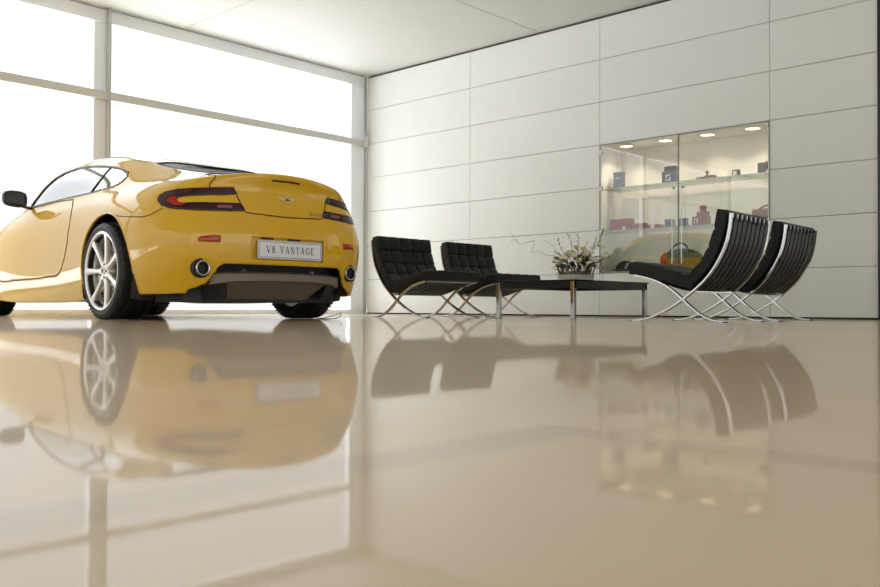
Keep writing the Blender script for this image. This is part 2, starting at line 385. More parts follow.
class Shell:
    """the body surface: numpy vertices + quads of both halves; regions are cut from it with snapped outlines"""
    def __init__(s):
        n1 = ni*nj
        L = S.reshape(-1, 3).copy(); Rr = L.copy(); Rr[:, 1] *= -1
        s.V = np.concatenate([L, Rr]); F = []
        idx = lambda i, j: i*nj+j
        same = np.arange(2*n1)
        # weld centre columns/spine
        for i in range(ni):
            for j in range(nj):
                if i == 0 or i == ni-1 or j == nj-1:
                    same[n1+idx(i, j)] = idx(i, j); s.V[idx(i, j), 1] = 0
        for i in range(ni-1):
            for j in range(nj-1):
                q = [idx(i, j), idx(i, j+1), idx(i+1, j+1), idx(i+1, j)]
                F.append(q); F.append([same[n1+k] for k in q[::-1]])
        s.F = np.array(F); s.grp = np.zeros(len(F), int)
        e = set()
        for q in F:
            for a, b in ((0, 1), (1, 2), (2, 3), (3, 0)):
                x, y = q[a], q[b]; e.add((min(x, y), max(x, y)))
        s.E = np.array(sorted(e))
    def cut(s, gid, poly, axes, cond, over=(0,)):
        """poly in 2 car axes; cond(V)->mask of eligible verts; faces inside get group gid"""
        ax = list(axes); poly = np.array(poly, float); V2 = s.V[:, ax]
        ok = cond(s.V)
        # corners first
        used = np.zeros(len(s.V), bool)
        n = len(poly)
        for k in range(n):
            a, b, c = poly[k-1], poly[k], poly[(k+1) % n]
            d1, d2 = b-a, c-b
            ang = abs(math.atan2(d1[0]*d2[1]-d1[1]*d2[0], d1@d2))
            if ang > .45:
                dd = np.where(ok & ~used, np.hypot(*(V2-b).T), 9)
                i = int(dd.argmin())
                if dd[i] < .02: s.V[i, ax] = b; used[i] = True
        V2 = s.V[:, ax]
        A, B = s.E[:, 0], s.E[:, 1]
        lo, hi = poly.min(0)-.05, poly.max(0)+.05
        near = ok[A] & ok[B] & (V2[A] > lo).all(1) & (V2[A] < hi).all(1)
        best = {}
        ed = s.E[near]
        for k in range(n):
            p, q = poly[k], poly[(k+1) % n]; r = q-p
            a, b = V2[ed[:, 0]], V2[ed[:, 1]]; sg = b-a
            den = sg[:, 0]*r[1]-sg[:, 1]*r[0]; den = np.where(np.abs(den) < 1e-12, 1e-12, den)
            w_ = p-a
            t = (w_[:, 0]*r[1]-w_[:, 1]*r[0])/den
            u = (w_[:, 0]*sg[:, 1]-w_[:, 1]*sg[:, 0])/den
            hit = (t >= 0) & (t <= 1) & (u >= 0) & (u <= 1)
            for m_ in np.nonzero(hit)[0]:
                i0, i1 = ed[m_]; tt = t[m_]
                vi, vj, d = (i0, i1, tt) if tt < .5 else (i1, i0, 1-tt)
                if used[vi]: continue
                L_ = d*np.linalg.norm(s.V[i1]-s.V[i0])
                if vi not in best or L_ < best[vi][0]: best[vi] = (L_, s.V[vi] + (s.V[vj]-s.V[vi])*d)
        for vi, (_, p) in best.items(): s.V[vi] = p
        cen = s.V[s.F].mean(1); c2 = cen[:, ax]
        fok = ok[s.F].all(1)
        ins = np.zeros(len(c2), bool)
        for k in range(n):
            p, q = poly[k], poly[(k+1) % n]
            c1 = (p[1] > c2[:, 1]) != (q[1] > c2[:, 1])
            with np.errstate(divide='ignore', invalid='ignore'):
                xx = p[0] + (c2[:, 1]-p[1])/(q[1]-p[1])*(q[0]-p[0])
            ins ^= c1 & (c2[:, 0] < xx)
        m_ = ins & fok & np.isin(s.grp, over)
        s.grp[m_] = gid
    def mesh(s, gid, shift=0.0):
        F = s.F[s.grp == gid]; ids = np.unique(F); rm = {a: k for k, a in enumerate(ids)}
        me = bpy.data.meshes.new('shell')
        V = s.V[ids]
        if shift: V = V + s.N[ids]*shift
        me.from_pydata([tuple(p) for p in V], [], [[rm[a] for a in dict.fromkeys(q)] for q in F if len(set(q)) > 2])
        me.update(); me.validate(); return me
    def normals(s):
        n = np.zeros_like(s.V); a, b, c, d = (s.V[s.F[:, k]] for k in range(4))
        fn = np.cross(c-a, d-b)
        for k in range(4): np.add.at(n, s.F[:, k], fn)
        s.N = n/np.maximum(np.linalg.norm(n, axis=1), 1e-9)[:, None]
        # outward
        cen = np.array([1.2, 0, .6])
        if ((s.V-cen)*s.N).sum() < 0: s.N = -s.N
    def loops(s, gid, others=None):
        """ordered boundary loops of a region (vertex ids)"""
        cnt = {}
        for q in s.F[s.grp == gid]:
            for a, b in ((0, 1), (1, 2), (2, 3), (3, 0)):
                x, y = q[a], q[b]
                if x == y: continue
                k = (min(x, y), max(x, y)); cnt[k] = cnt.get(k, 0)+1
        adj = {}
        for (x, y), c_ in cnt.items():
            if c_ == 1: adj.setdefault(x, []).append(y); adj.setdefault(y, []).append(x)
        out = []
        while adj:
            s0 = next(iter(adj)); lp = [s0]; cur = s0
            while True:
                nb = adj.get(cur, [])
                if not nb: break
                nx = nb.pop(); adj[nx].remove(cur)
                if not adj[cur]: del adj[cur]
                cur = nx
                if cur == s0: break
                lp.append(cur)
            if s0 in adj and not adj[s0]: del adj[s0]
            if len(lp) > 6: out.append(lp)
        return out
sh = Shell()
#@@CUTS
def both(gl, gr, poly, axes, cond, over=(0,)):
    """the same outline on the left and, mirrored, on the right"""
    sh.cut(gl, poly, axes, cond, over)
    mp = [tuple(-c if a == 1 else c for c, a in zip(p, axes)) for p in poly]
    sh.cut(gr, mp, axes, lambda V: cond(V*np.array([1, -1, 1.0])), over)
circ2 = lambda cu, cz, r, a0=0, n=44: [(cu+r*math.cos(2*PI*k/n), cz+r*math.sin(2*PI*k/n)) for k in range(n)]
# wheel openings
both(1, 1, circ2(.005, .335, .432)[0:23] + [(-.46, .0), (.46, .0)], (0, 2), lambda V: V[:, 1] > .6)
both(1, 1, circ2(2.86, .335, .42)[0:23] + [(2.41, .0), (3.30, .0)], (0, 2), lambda V: V[:, 1] > .55)
# side windows, screens
GLASS = [(1.86,.958),(1.72,.962),(1.21,.974),(.62,.978),(.257,.99),(.15,1.012),(.105,1.055),(.13,1.098),(.30,1.146),(.48,1.178),(.70,1.206),(.875,1.224),(1.08,1.233),(1.30,1.225),(1.5,1.185),(1.68,1.11),(1.80,1.025)]
both(2, 12, GLASS, (0, 2), lambda V: V[:, 1] > .5)
sh.cut(3, [(.04,.50),(-.2,.455),(-.4,.40),(-.62,.33),(-.70,.15),(-.715,0),(-.70,-.15),(-.62,-.33),(-.4,-.40),(-.2,-.455),(.04,-.50),(.12,-.3),(.14,0),(.12,.3)], (0, 1), lambda V: V[:, 2] > 1.0)
sh.cut(4, [(1.50,.56),(2.05,.70),(2.15,.55),(2.24,.3),(2.26,0),(2.24,-.3),(2.15,-.55),(2.05,-.70),(1.50,-.56),(1.44,-.3),(1.42,0),(1.44,.3)], (0, 1), lambda V: V[:, 2] > .9)
# tail lamps
LAMP = [(.812,.792),(.808,.822),(.790,.852),(.760,.874),(.71,.888),(.55,.90),(.392,.909),(.327,.754),(.45,.748),(.55,.744),(.64,.741),(.745,.747),(.788,.758),(.806,.772)]
INLAY = [(.735,.812),(.72,.83),(.69,.838),(.55,.852),(.372,.866),(.357,.805),(.5,.80),(.6,.796),(.70,.791),(.728,.797)]
REDZ = [(.780,.802),(.772,.826),(.748,.840),(.72,.83),(.735,.812),(.728,.797),(.70,.791),(.71,.774),(.742,.772),(.770,.782)]
back = lambda V: (V[:, 0] < -.3) & (V[:, 1] > 0)
both(5, 15, LAMP, (1, 2), back)
both(6, 16, REDZ, (1, 2), back, (5, 15))
both(0, 0, INLAY, (1, 2), back, (5, 15))
both(7, 17, [(.52,.762),(.41,.764),(.415,.79),(.52,.786)], (1, 2), back, (5, 15))
# opening for the diffuser, plate recess
rear_ = lambda V: V[:, 0] < -.5
DIF = [(.73,.10),(.68,.208),(.585,.25),(.545,.31),(.505,.372),(.47,.388)]
sh.cut(8, DIF + [(-v, z) for v, z in DIF[::-1]], (1, 2), rear_)
sh.cut(9, [(-.315,.422),(.285,.422),(.285,.578),(-.315,.578)], (1, 2), rear_)
# side lamps / reflectors
both(10, 20, [(.66,.536),(.645,.552),(.619,.567),(.56,.570),(.512,.570),(.518,.533),(.58,.533)], (1, 2), back)
both(21, 21, [(.62+.054*math.cos(2*PI*k/24), .355+.054*math.sin(2*PI*k/24)) for k in range(24)], (1, 2), back)
# boot lid
HL = [(.30,.742),(.327,.754),(.392,.909),(.55,.90),(.545,.93),(.50,.99),(.43,1.04)]
sh.cut(11, [(-v, z) for v, z in HL[::-1]] + [(0, .73)] + HL + [(.2,1.2),(-.2,1.2)], (1, 2), lambda V: (V[:, 0] < -.60) & (V[:, 2] > .6))
# doors
DOOR = [(.93,.952),(.825,.895),(.74,.80),(.72,.70),(.73,.594),(.784,.471),(.852,.388),(.92,.35),(1.0,.335),(1.54,.322),(2.2,.313),(2.29,.33),(2.33,.42),(2.33,.7),(2.22,.84),(1.93,.945),(1.72,.948),(1.21,.96)]
both(13, 14, DOOR, (0, 2), lambda V: V[:, 1] > .70)
sh.normals()

car = empty('sports_car', (0, 0, 0), label='yellow two-door sports coupe parked by the window, seen from its rear left', cat='car')
CAR_Y = -.054
cc, ss = math.cos(CAR_Y), math.sin(CAR_Y)
car.matrix_world = Matrix(((-cc, ss, 0, 3.678), (-ss, -cc, 0, -4.884), (0, 0, 1, 0), (0, 0, 0, 1)))
def shell_part(name, gid, m, parent=None, shift=0.0, thick=0):
    me = sh.mesh(gid, shift); me.name = name
    for p in me.polygons: p.use_smooth = True
    me.materials.append(m); o = bpy.data.objects.new(name, me); C.objects.link(o); o.parent = parent or car
    if thick:
        md = o.modifiers.new('thickness', 'SOLIDIFY'); md.thickness = thick; md.offset = -1
    return o
body = shell_part('body', 0, m_paint, thick=.018)
doorL = shell_part('door', 13, m_paint, thick=.012)
doorR = shell_part('door', 14, m_paint, thick=.012)
boot = shell_part('boot_lid', 11, m_paint, thick=.012)
shell_part('side_window', 2, m_carglass, shift=-.006); shell_part('side_window', 12, m_carglass, shift=-.006)
shell_part('rear_window', 3, m_rearglass, shift=-.004); shell_part('windscreen', 4, m_carglass, shift=-.004)
for g_, r_, k_ in ((5, 6, 7), (15, 16, 17)):
    lamp = shell_part('tail_lamp', g_, m_lamp, shift=.001, thick=.01)
    shell_part('brake_lens', r_, m_lampred, parent=lamp, shift=.0015); shell_part('reversing_lens', k_, m_lamppink, parent=lamp, shift=.0015)
shell_part('reflector', 10, m_lampred, shift=.003, thick=.006); shell_part('reflector', 20, m_lampred, shift=.003, thick=.006)

def smooth_loop(ids, off=0.0, it=2):
    P = sh.V[ids] + sh.N[ids]*off
    for _ in range(it): P = P*.5 + (np.roll(P, 1, 0)+np.roll(P, -1, 0))*.25
    return [tuple(p) for p in P]
def outline(name, gid, r, m, parent=None, off=0.0, it=1):
    for lp in sh.loops(gid):
        bm = bmesh.new(); sweep(bm, smooth_loop(lp, off, it), circ(r, 6), closed=True)
        obj(name, bm, m, parent or car, smooth=True)
outline('window_trim', 2, .0075, m_black, off=-.002); outline('window_trim', 12, .0075, m_black, off=-.002)
outline('screen_trim', 3, .006, m_black, off=-.003); outline('screen_trim', 4, .006, m_black, off=-.003)
outline('door_seam', 13, .0042, m_seam, off=-.002); outline('door_seam', 14, .0042, m_seam, off=-.002)
outline('boot_seam', 11, .0042, m_seam, off=-.001)
outline('lamp_seam', 5, .003, m_seam); outline('lamp_seam', 15, .003, m_seam)

# recess of the number plate: inner face set forward with walls
bm = bmesh.new(); F9 = sh.F[sh.grp == 9]; ids = np.unique(F9); vm = {}
for a in ids: p = sh.V[a]; vm[a] = bm.verts.new((p[0]+.022, p[1], p[2]))
for q in F9:
    try: bm.faces.new([vm[a] for a in q])
    except ValueError: pass
lp = sh.loops(9)[0]; o_ = [bm.verts.new(sh.V[a]) for a in lp]
for k in range(len(lp)):
    k2 = (k+1) % len(lp); bm.faces.new((o_[k], o_[k2], vm[lp[k2]], vm[lp[k]]))
obj('plate_recess', bm, m_paint, car, recalc=True)

body_bvh = BVHTree.FromPolygons([tuple(p) for p in sh.V], [[int(a) for a in q] for q in sh.F if len(set(q)) == 4])
def on_rear(v, z, off=.0):
    h = body_bvh.ray_cast(Vector((-3, v, z)), Vector((1, 0, 0)))
    return h[0] + h[1].normalized()*(off if h[1].x < 0 else -off), (h[1] if h[1].x < 0 else -h[1])
def on_side(u, z, off=0., s=1):
    h = body_bvh.ray_cast(Vector((u, 3*s, z)), Vector((0, -s, 0)))
    while h[0] is None: z += .01 if z < .6 else -.01; h = body_bvh.ray_cast(Vector((u, 3*s, z)), Vector((0, -s, 0)))
    n = h[1] if h[1].y*s > 0 else -h[1]
    return h[0] + n*off, n
# bumper-to-wing seam each side, arch lips
for s_ in (1, -1):
    P = [(-.68,.754,1),(-.64,.728,1),(-.57,.703,1),(-.48,.704,0),(-.39,.71,0),(-.25,.723,0),(-.19,.732,0)]
    pts = []
    for u, z, k in P:
        p, n = on_side(u, z, .0, s_); pts.append(p)
    bm = bmesh.new(); sweep(bm, spline(pts, 4), circ(.003, 6)); obj('bumper_seam', bm, m_seam, car, smooth=True)
    for cu, r in ((.005, .432), (2.86, .42)):
        pts = []
        for k in range(41):
            t = math.radians(-16 + 212*k/40)
            u, z = cu + r*math.cos(t), .335 + r*math.sin(t)
            p, n = on_side(u, z, -.004, s_); pts.append(p)
        bm = bmesh.new(); sweep(bm, pts, circ(.0085, 8)); obj('arch_lip', bm, m_paint, car, smooth=True)
        # dark liner inside the arch
        bm = bmesh.new(); rows = []
        for k in range(33):
            t = math.radians(-25 + 230*k/32); rr = r+.03
            rows.append([bm.verts.new((cu+q*math.cos(t), y*s_, .335+q*math.sin(t))) for q, y in ((r+.004, .895), (rr, .82), (rr, .60), (.05, .60))])
        for k in range(32):
            for j in range(3): bm.faces.new((rows[k][j], rows[k][j+1], rows[k+1][j+1], rows[k+1][j]))
        obj('wheel_arch_liner', bm, m_under, car, smooth=False)
# floor pan and dark lower structure
bm = bmesh.new()
def prism_uv(bm, P, z0, z1):
    a = [bm.verts.new((u, v, z0)) for u, v in P]; b = [bm.verts.new((u, v, z1)) for u, v in P]; n = len(P)
    bm.faces.new(a[::-1]); bm.faces.new(b)
    for k in range(n): bm.faces.new((a[k], a[(k+1) % n], b[(k+1) % n], b[k]))
prism_uv(bm, [(-.46,.60),(.46,.60),(.46,.855),(2.40,.855),(2.42,.60),(3.1,.6),(3.3,.4),(3.3,-.4),(3.1,-.6),(2.42,-.60),(2.40,-.855),(.46,-.855),(.46,-.60),(-.46,-.60)], .142, .20)
obj('floor_pan', bm, m_under, car)
bm = bmesh.new()
prism_uv(bm, [(-.455,.74),(-.56,.72),(-.66,.64),(-.70,.52),(-.70,-.52),(-.66,-.60),(-.56,-.70),(-.455,-.74),(-.455,-.61),(-.30,-.55),(-.30,.55),(-.455,.61)], .128, .235)
obj('rear_undertray', bm, m_under, car)
# diffuser: dark slot, grey blade, sloping panel with strakes
dif = shell_part('diffuser', 8, m_under, shift=-.12)
rowp = [(v, on_rear(v, .30)[0].x) for v in np.linspace(-.54, .54, 19)]
bm = bmesh.new(); rings = []
for v, u in rowp:
    k = abs(v)/.54; u2 = u + .012 + (.03 if k > .98 else 0); zt = .335 - .012*k*k; zb = .272 - .03*k**4
    rings.append([bm.verts.new(p) for p in ((u2+.10, v, zt+.012), (u2+.012, v, zt), (u2, v, zt-.010), (u2+.004, v, zb+.008), (u2+.018, v, zb), (u2+.14, v, zb-.004))])
for a, b in zip(rings, rings[1:]):
    for k in range(6): bm.faces.new((a[k], a[(k+1) % 6], b[(k+1) % 6], b[k]))
bm.faces.new(rings[0]); bm.faces.new(rings[-1][::-1])
sharp(obj('diffuser_blade', bm, m_diff, dif), 30)
bm = bmesh.new()
P = [(-.855, .42, .272), (-.855, -.42, .272), (-.70, -.33, .150), (-.70, .33, .150)]
P2 = [(a+.02, b, c+.012) for a, b, c in P]
A = [bm.verts.new(p) for p in P]; B = [bm.verts.new(p) for p in P2]
bm.faces.new(A); bm.faces.new(B[::-1])
for k in range(4): bm.faces.new((A[k], A[(k+1) % 4], B[(k+1) % 4], B[k]))
obj('diffuser_panel', bm, m_diff, dif)
for s_ in (1, -1):
    bm = bmesh.new()
    Q = [(-.862, .505), (-.74, .56), (-.72, .46), (-.862, .425)]
    A = [bm.verts.new((u, v*s_, .268)) for u, v in Q]; B = [bm.verts.new((u+.05, v*s_*.93, .165)) for u, v in Q]
    bm.faces.new(A); bm.faces.new(B[::-1])
    for k in range(4): bm.faces.new((A[k], A[(k+1) % 4], B[(k+1) % 4], B[k]))
    obj('diffuser_strake', bm, m_under, dif)
for v_ in (.26, -.32): bm = bmesh.new(); cyl(bm, (-.80, v_, .30), (-.80, v_, .36), .02); obj('diffuser_bolt', bm, m_diff, dif)
# exhausts
for s_ in (1, -1):
    p, n = on_rear(.62*s_, .355)
    ax = Vector((-1, .0, 0)); c0 = p + Vector((.03, 0, 0)); tip = p + Vector((-.018, 0, 0))
    bm = bmesh.new(); prof = [(0, .066), (.040, .065), (.044, .060), (.040, .054), (0, .052)]
    lathe(bm, [(-a, r) for a, r in prof], 'x', 40, (p.x+.028, p.y, p.z))
    e_ = obj('exhaust_surround', bm, m_under, car, smooth=True)
    bm = bmesh.new(); prof = [(0, .052), (.054, .052), (.060, .049), (.058, .043), (.03, .041), (0, .041)]
    lathe(bm, [(-a, r) for a, r in prof], 'x', 40, (p.x+.028, p.y, p.z)); obj('exhaust_tip', bm, m_chrome, car, smooth=True)
    bm = bmesh.new(); cyl(bm, (p.x+.16, p.y, p.z), (p.x+.02, p.y, p.z), .0425, n=32); obj('exhaust_bore', bm, m_under, car)
# high-level brake lamp, boot crease, badge
bm = bmesh.new(); sweep(bm, [on_rear(v, .986-.25*v*v, .001)[0] for v in np.linspace(.115, -.115, 13)], rectp(.006, .007, .003), side=(-1, 0, 0)); obj('high_brake_lamp', bm, m_lamp, boot, smooth=False)
WING = [(0,.004),(.012,.011),(.022,.009),(.045,.0125),(.075,.0135),(.078,.010),(.066,.004),(.05,-.003),(.034,-.009),(.018,-.012),(.006,-.0135)]
def badge(name, pts, c, m, th=.004, parent=None):
    """flat badge outline [(right, up)] laid on the rear surface at c=(v,z)"""
    p, n = on_rear(*c); n = n.normalized(); zz = Vector((0, 0, 1)); rt_ = n.cross(zz).normalized()*-1; up_ = rt_.cross(n).normalized()*(1)
    if up_.z < 0: up_ = -up_
    bm = bmesh.new()
    for poly in pts:
        A = [bm.verts.new(p + rt_*a + up_*b + n*.001) for a, b in poly]; B = [bm.verts.new(p + rt_*a + up_*b + n*(.001+th)) for a, b in poly]
        k_ = len(poly); bm.faces.new(A[::-1]); bm.faces.new(B)
        for k in range(k_): bm.faces.new((A[k], A[(k+1) % k_], B[(k+1) % k_], B[k]))
    bmesh.ops.triangulate(bm, faces=bm.faces)
    return obj(name, bm, m, parent)
wing = WING + [(-a, b) for a, b in WING[::-1] if a > 0]
badge('winged_badge', [wing], (-.018, .858), mat('polished_badge', (.9, .9, .9), .15, metal=1), parent=boot)
badge('badge_centre', [[(-.016,-.005),(.016,-.005),(.016,.006),(-.016,.006)]], (-.018, .857), m_black, .0055, parent=boot)

# lettering built from strokes: (x0,y0,x1,y1,width)
def seg(x0, y0, x1, y1, wd):
    d = math.hypot(x1-x0, y1-y0); nx, ny = -(y1-y0)/d*wd/2, (x1-x0)/d*wd/2
    return [(x0+nx, y0+ny), (x0-nx, y0-ny), (x1-nx, y1-ny), (x1+nx, y1+ny)]
def arc(cx, cy, rx, ry, a0, a1, w0, w1=None, n=10):
    w1 = w1 or w0; out = []
    for k in range(n):
        t0, t1 = (math.radians(a0+(a1-a0)*q/n) for q in (k, k+1)); tm = (t0+t1)/2
        wd = w0 + (w1-w0)*abs(math.cos(tm))
        out.append(seg(cx+rx*math.cos(t0), cy+ry*math.sin(t0), cx+rx*math.cos(t1), cy+ry*math.sin(t1), wd))
    return out
TH, TN = .17, .07
sf = lambda x, y, w_=.34: seg(x-w_/2, y, x+w_/2, y, .06)
GLYPH = {
 'V': (.9, [seg(.12,1,.45,0,TH), seg(.78,1,.45,0,TN), sf(.12,.97), sf(.78,.97,.3)]),
 'A': (.9, [seg(.12,0,.45,1,TN), seg(.78,0,.45,1,TH), seg(.24,.36,.64,.36,TN), sf(.12,.03,.3), sf(.78,.03)]),
 'N': (.95, [seg(.15,0,.15,1,TN), seg(.15,1,.80,0,TH), seg(.80,0,.80,1,TN), sf(.15,.03,.3), sf(.13,.97,.24), sf(.80,.97,.3)]),
 'T': (.85, [seg(.42,0,.42,1,TH), seg(.06,.965,.78,.965,TN), seg(.08,.80,.08,.97,TN), seg(.76,.80,.76,.97,TN), sf(.42,.03,.36)]),
 'G': (.95, arc(.48,.5,.36,.46,50,320,TN,TH) + [seg(.80,.10,.80,.44,TH), sf(.78,.45,.32), seg(.78,.72,.78,.94,TN)]),
 'E': (.8, [seg(.18,0,.18,1,TH), seg(.1,.965,.70,.965,TN), seg(.1,.035,.74,.035,TN), seg(.18,.52,.5,.52,TN), seg(.69,.78,.69,.97,TN), seg(.73,.03,.73,.24,TN), seg(.5,.42,.5,.62,TN)]),
 '8': (.8, arc(.38,.27,.26,.24,0,360,TN,TH*.9,16) + arc(.38,.74,.21,.22,0,360,TN,TH*.9,16)),
 ' ': (.55, []),
}
def word(txt, h, gap=.14):
    out = []; x = 0
    for ch in txt:
        adv, st_ = GLYPH[ch]
        if st_: out.append([[((x+a)*h, b*h) for a, b in poly] for poly in st_])
        x += adv + gap
    wd = (x-gap)*h
    return [[[(a-wd/2, b-h/2) for a, b in p] for p in q] for q in out], wd
# number plate: stands in its recess
pl_c = (-.020, .4965); p0, n0 = on_rear(*pl_c)
n0 = Vector((-1, 0, -.06)).normalized()
def plate_mesh(w_, h_, r_, dep, off, name, m, parent):
    bm = bmesh.new(); P = []
    for cx, cy, a in ((w_/2-r_, h_/2-r_, 0), (-w_/2+r_, h_/2-r_, 90), (-w_/2+r_, -h_/2+r_, 180), (w_/2-r_, -h_/2+r_, 270)):
        for k in range(5): t = math.radians(a+22.5*k); P.append((cx+r_*math.cos(t), cy+r_*math.sin(t)))
    mk = lambda a, b, c: Vector((p0.x, pl_c[0], pl_c[1])) + Vector((0, 1, 0))*a + Vector((.06*0, 0, 1))*b + n0*c
    A = [bm.verts.new(mk(a, b, off)) for a, b in P]; B = [bm.verts.new(mk(a, b, off+dep)) for a, b in P]
    bm.faces.new(A); bm.faces.new(B)
    for k in range(len(P)): bm.faces.new((A[k], A[(k+1) % len(P)], B[(k+1) % len(P)], B[k]))
    return obj(name, bm, m, parent)
plate = plate_mesh(.540, .128, .012, .006, -.012, 'number_plate', mat('plate_silver', (.60, .63, .66), .3, metal=.4), car)
rim_ = plate_mesh(.520, .110, .008, .001, -.006, 'plate_border', mat('plate_blue_line', (.22, .28, .36), .4), plate)
plate_mesh(.512, .102, .007, .001, -.0052, 'plate_field', mat('plate_field', (.74, .77, .80), .4, metal=.1), plate)
polys, wd = word('V8 VANTAGE', .050, .27)
kx = .40/wd; m_ink = mat('plate_ink', (.035, .04, .05), .5)
for letter in polys:
    bm = bmesh.new()
    for k, poly in enumerate(letter):
        mk_ = lambda a, b, c: bm.verts.new(Vector((p0.x, pl_c[0], pl_c[1])) + Vector((0, -1, 0))*a*kx + Vector((0, 0, 1))*b + n0*c)
        A = [mk_(a, b, -.0044) for a, b in poly]; B = [mk_(a, b, -.0034+.00003*k) for a, b in poly]
        bm.faces.new(A[::-1]); bm.faces.new(B)
        for q in range(4): bm.faces.new((A[q], A[(q+1) % 4], B[(q+1) % 4], B[q]))
    obj('letter', bm, m_ink, plate)
for v_ in (.17, -.05):
    bm = bmesh.new(); box(bm, p0.x-.002, p0.x+.02, v_-.045, v_+.045, .566, .577); obj('plate_lamp', bm, m_under, car)
polys, wd = word('VANTAGE', .022, .12)
def slant(ps): return [[(-(a+b*.25), b) for a, b in p] for p in ps]
o = badge('script_badge', [[(-a, b) for a, b in p] for p in slant([[( -x, y) for x, y in q] for letter in polys for q in letter])], (-.275, .772), m_chrome, .003, parent=boot)

# wheels
def make_wheel():
    """built at the origin, axle along +y (outer side +y)"""
    wv, R0, Rr = .1375, .350, .285
    bm = bmesh.new(); prof = [(-wv+.012, .252), (-wv, .275), (-wv-.004, .305), (-wv+.006, .333), (-wv+.022, .346)]
    for g0 in (-.085, -.045, -.005, .035, .075):
        prof += [(g0-.012, .3495), (g0-.008, .3495), (g0-.006, .3415), (g0+.006, .3415), (g0+.008, .3495)]
    prof += [(wv-.022, .346), (wv-.006, .333), (wv+.002, .318), (wv+.004, .316), (wv+.004, .305), (wv+.001, .303), (wv-.001, .287), (wv-.008, .2815), (wv-.012, .252)]
    lathe(bm, prof, 'y', 96, closed=True)
    for k in range(60):
        t = 2*PI*k/60
        for sg in (-1, 1):
            p0_ = Vector((math.cos(t)*.347, sg*.092, math.sin(t)*.347)); p1_ = Vector((math.cos(t+.03)*.3445, sg*.132, math.sin(t+.03)*.3445))
            sweep(bm, [p0_, p1_], rectp(.0045, .0028), side=(-math.sin(t), 0, math.cos(t)))
    tyre = sharp(obj('tyre', bm, m_rubber), 28)
    bm = bmesh.new(); prof = [(wv-.004, .284), (wv-.002, .278), (wv-.006, .271), (wv-.016, .268), (wv-.03, .262), (.02, .255), (-wv+.02, .262), (-wv+.01, .28), (-wv+.004, .275), (.02, .248), (wv-.03, .253), (wv-.02, .262)]
    prof = [(wv+.002, .2835), (wv+.004, .279), (wv-.001, .2655), (wv-.012, .262), (wv-.04, .258), (-.02, .250), (-wv+.02, .262), (-wv+.006, .281), (-wv+.001, .28), (-wv+.012, .258), (-.02, .244), (wv-.05, .250)]
    rim = None
    lathe(bm, prof, 'y', 80, closed=True)
    rim = sharp(obj('rim', bm, m_alloy), 40)
    for k in range(7):
        t = math.radians(k*360/7); c_, s_ = math.cos(t), math.sin(t)
        bm = bmesh.new(); rows = []
        for r, hw, d0, d1 in ((.045, .021, .085, .120), (.09, .0185, .088, .118), (.15, .018, .092, .121), (.21, .0215, .096, .127), (.245, .026, .100, .131), (.266, .031, .098, .134)):
            rows.append([bm.verts.new((c_*r - s_*a, y, s_*r + c_*a)) for a, y in ((-hw, d0), (-hw, d1-.008), (-hw+.007, d1), (hw-.007, d1), (hw, d1-.008), (hw, d0))])
        for a, b in zip(rows, rows[1:]):
            for j in range(6): bm.faces.new((a[j], a[(j+1) % 6], b[(j+1) % 6], b[j]))
        bm.faces.new(rows[0]); bm.faces.new(rows[-1][::-1])
        sharp(obj('spoke', bm, m_alloy, rim), 50)
    bm = bmesh.new(); lathe(bm, [(.06, .066), (.112, .066), (.120, .060), (.121, .033), (.127, .030), (.128, .0)], 'y', 40); hub = obj('wheel_hub', bm, m_alloy, rim); sharp(hub, 40)
    for k in range(5):
        bm = bmesh.new(); t = math.radians(36 + 72*k); cyl(bm, (.048*math.cos(t), .112, .048*math.sin(t)), (.048*math.cos(t), .124, .048*math.sin(t)), .0095, n=6)
        obj('wheel_nut', bm, m_under, rim)
    bm = bmesh.new(); lathe(bm, [(.1285, .0), (.1285, .019), (.1275, .021)], 'y', 24); obj('centre_cap', bm, m_black, rim)
    bm = bmesh.new(); lathe(bm, [(.020, .085), (.024, .088), (.050, .088), (.052, .185), (.048, .187), (.026, .187), (.02, .185)], 'y', 64, closed=True)
    for k in range(24):
        for rr in (.115, .14, .165):
            t = 2*PI*(k/24) + rr*9; cyl(bm, (rr*math.cos(t), .0500, rr*math.sin(t)), (rr*math.cos(t), .0535, rr*math.sin(t)), .004, n=6, mi=1)
    obj('brake_disc', bm, [m_steel, m_under], rim, smooth=False)
    bm = bmesh.new(); rows = []
    for k in range(9):
        t = math.radians(-62 + 62*k/8)
        rows.append([bm.verts.new((r*math.cos(t), y, r*math.sin(t))) for r, y in ((.125, .02), (.125, .075), (.205, .082), (.222, .07), (.222, .01))])
    for a, b in zip(rows, rows[1:]):
        for j in range(5): bm.faces.new((a[j], a[(j+1) % 5], b[(j+1) % 5], b[j]))
    bm.faces.new(rows[0]); bm.faces.new(rows[-1][::-1]); obj('brake_caliper', bm, m_steel, rim)
    tyre.parent = rim
    rim.name = 'wheel'
    return rim
wh = make_wheel(); wh.parent = car; wh.location = (0.015, .79, .350)
for loc, rz in (((0, -.79, .350), PI), ((2.87, .78, .350), 0), ((2.87, -.78, .350), PI)):
    c = copy_tree(wh, car); c.location = loc; c.rotation_euler = (0, 0, rz)
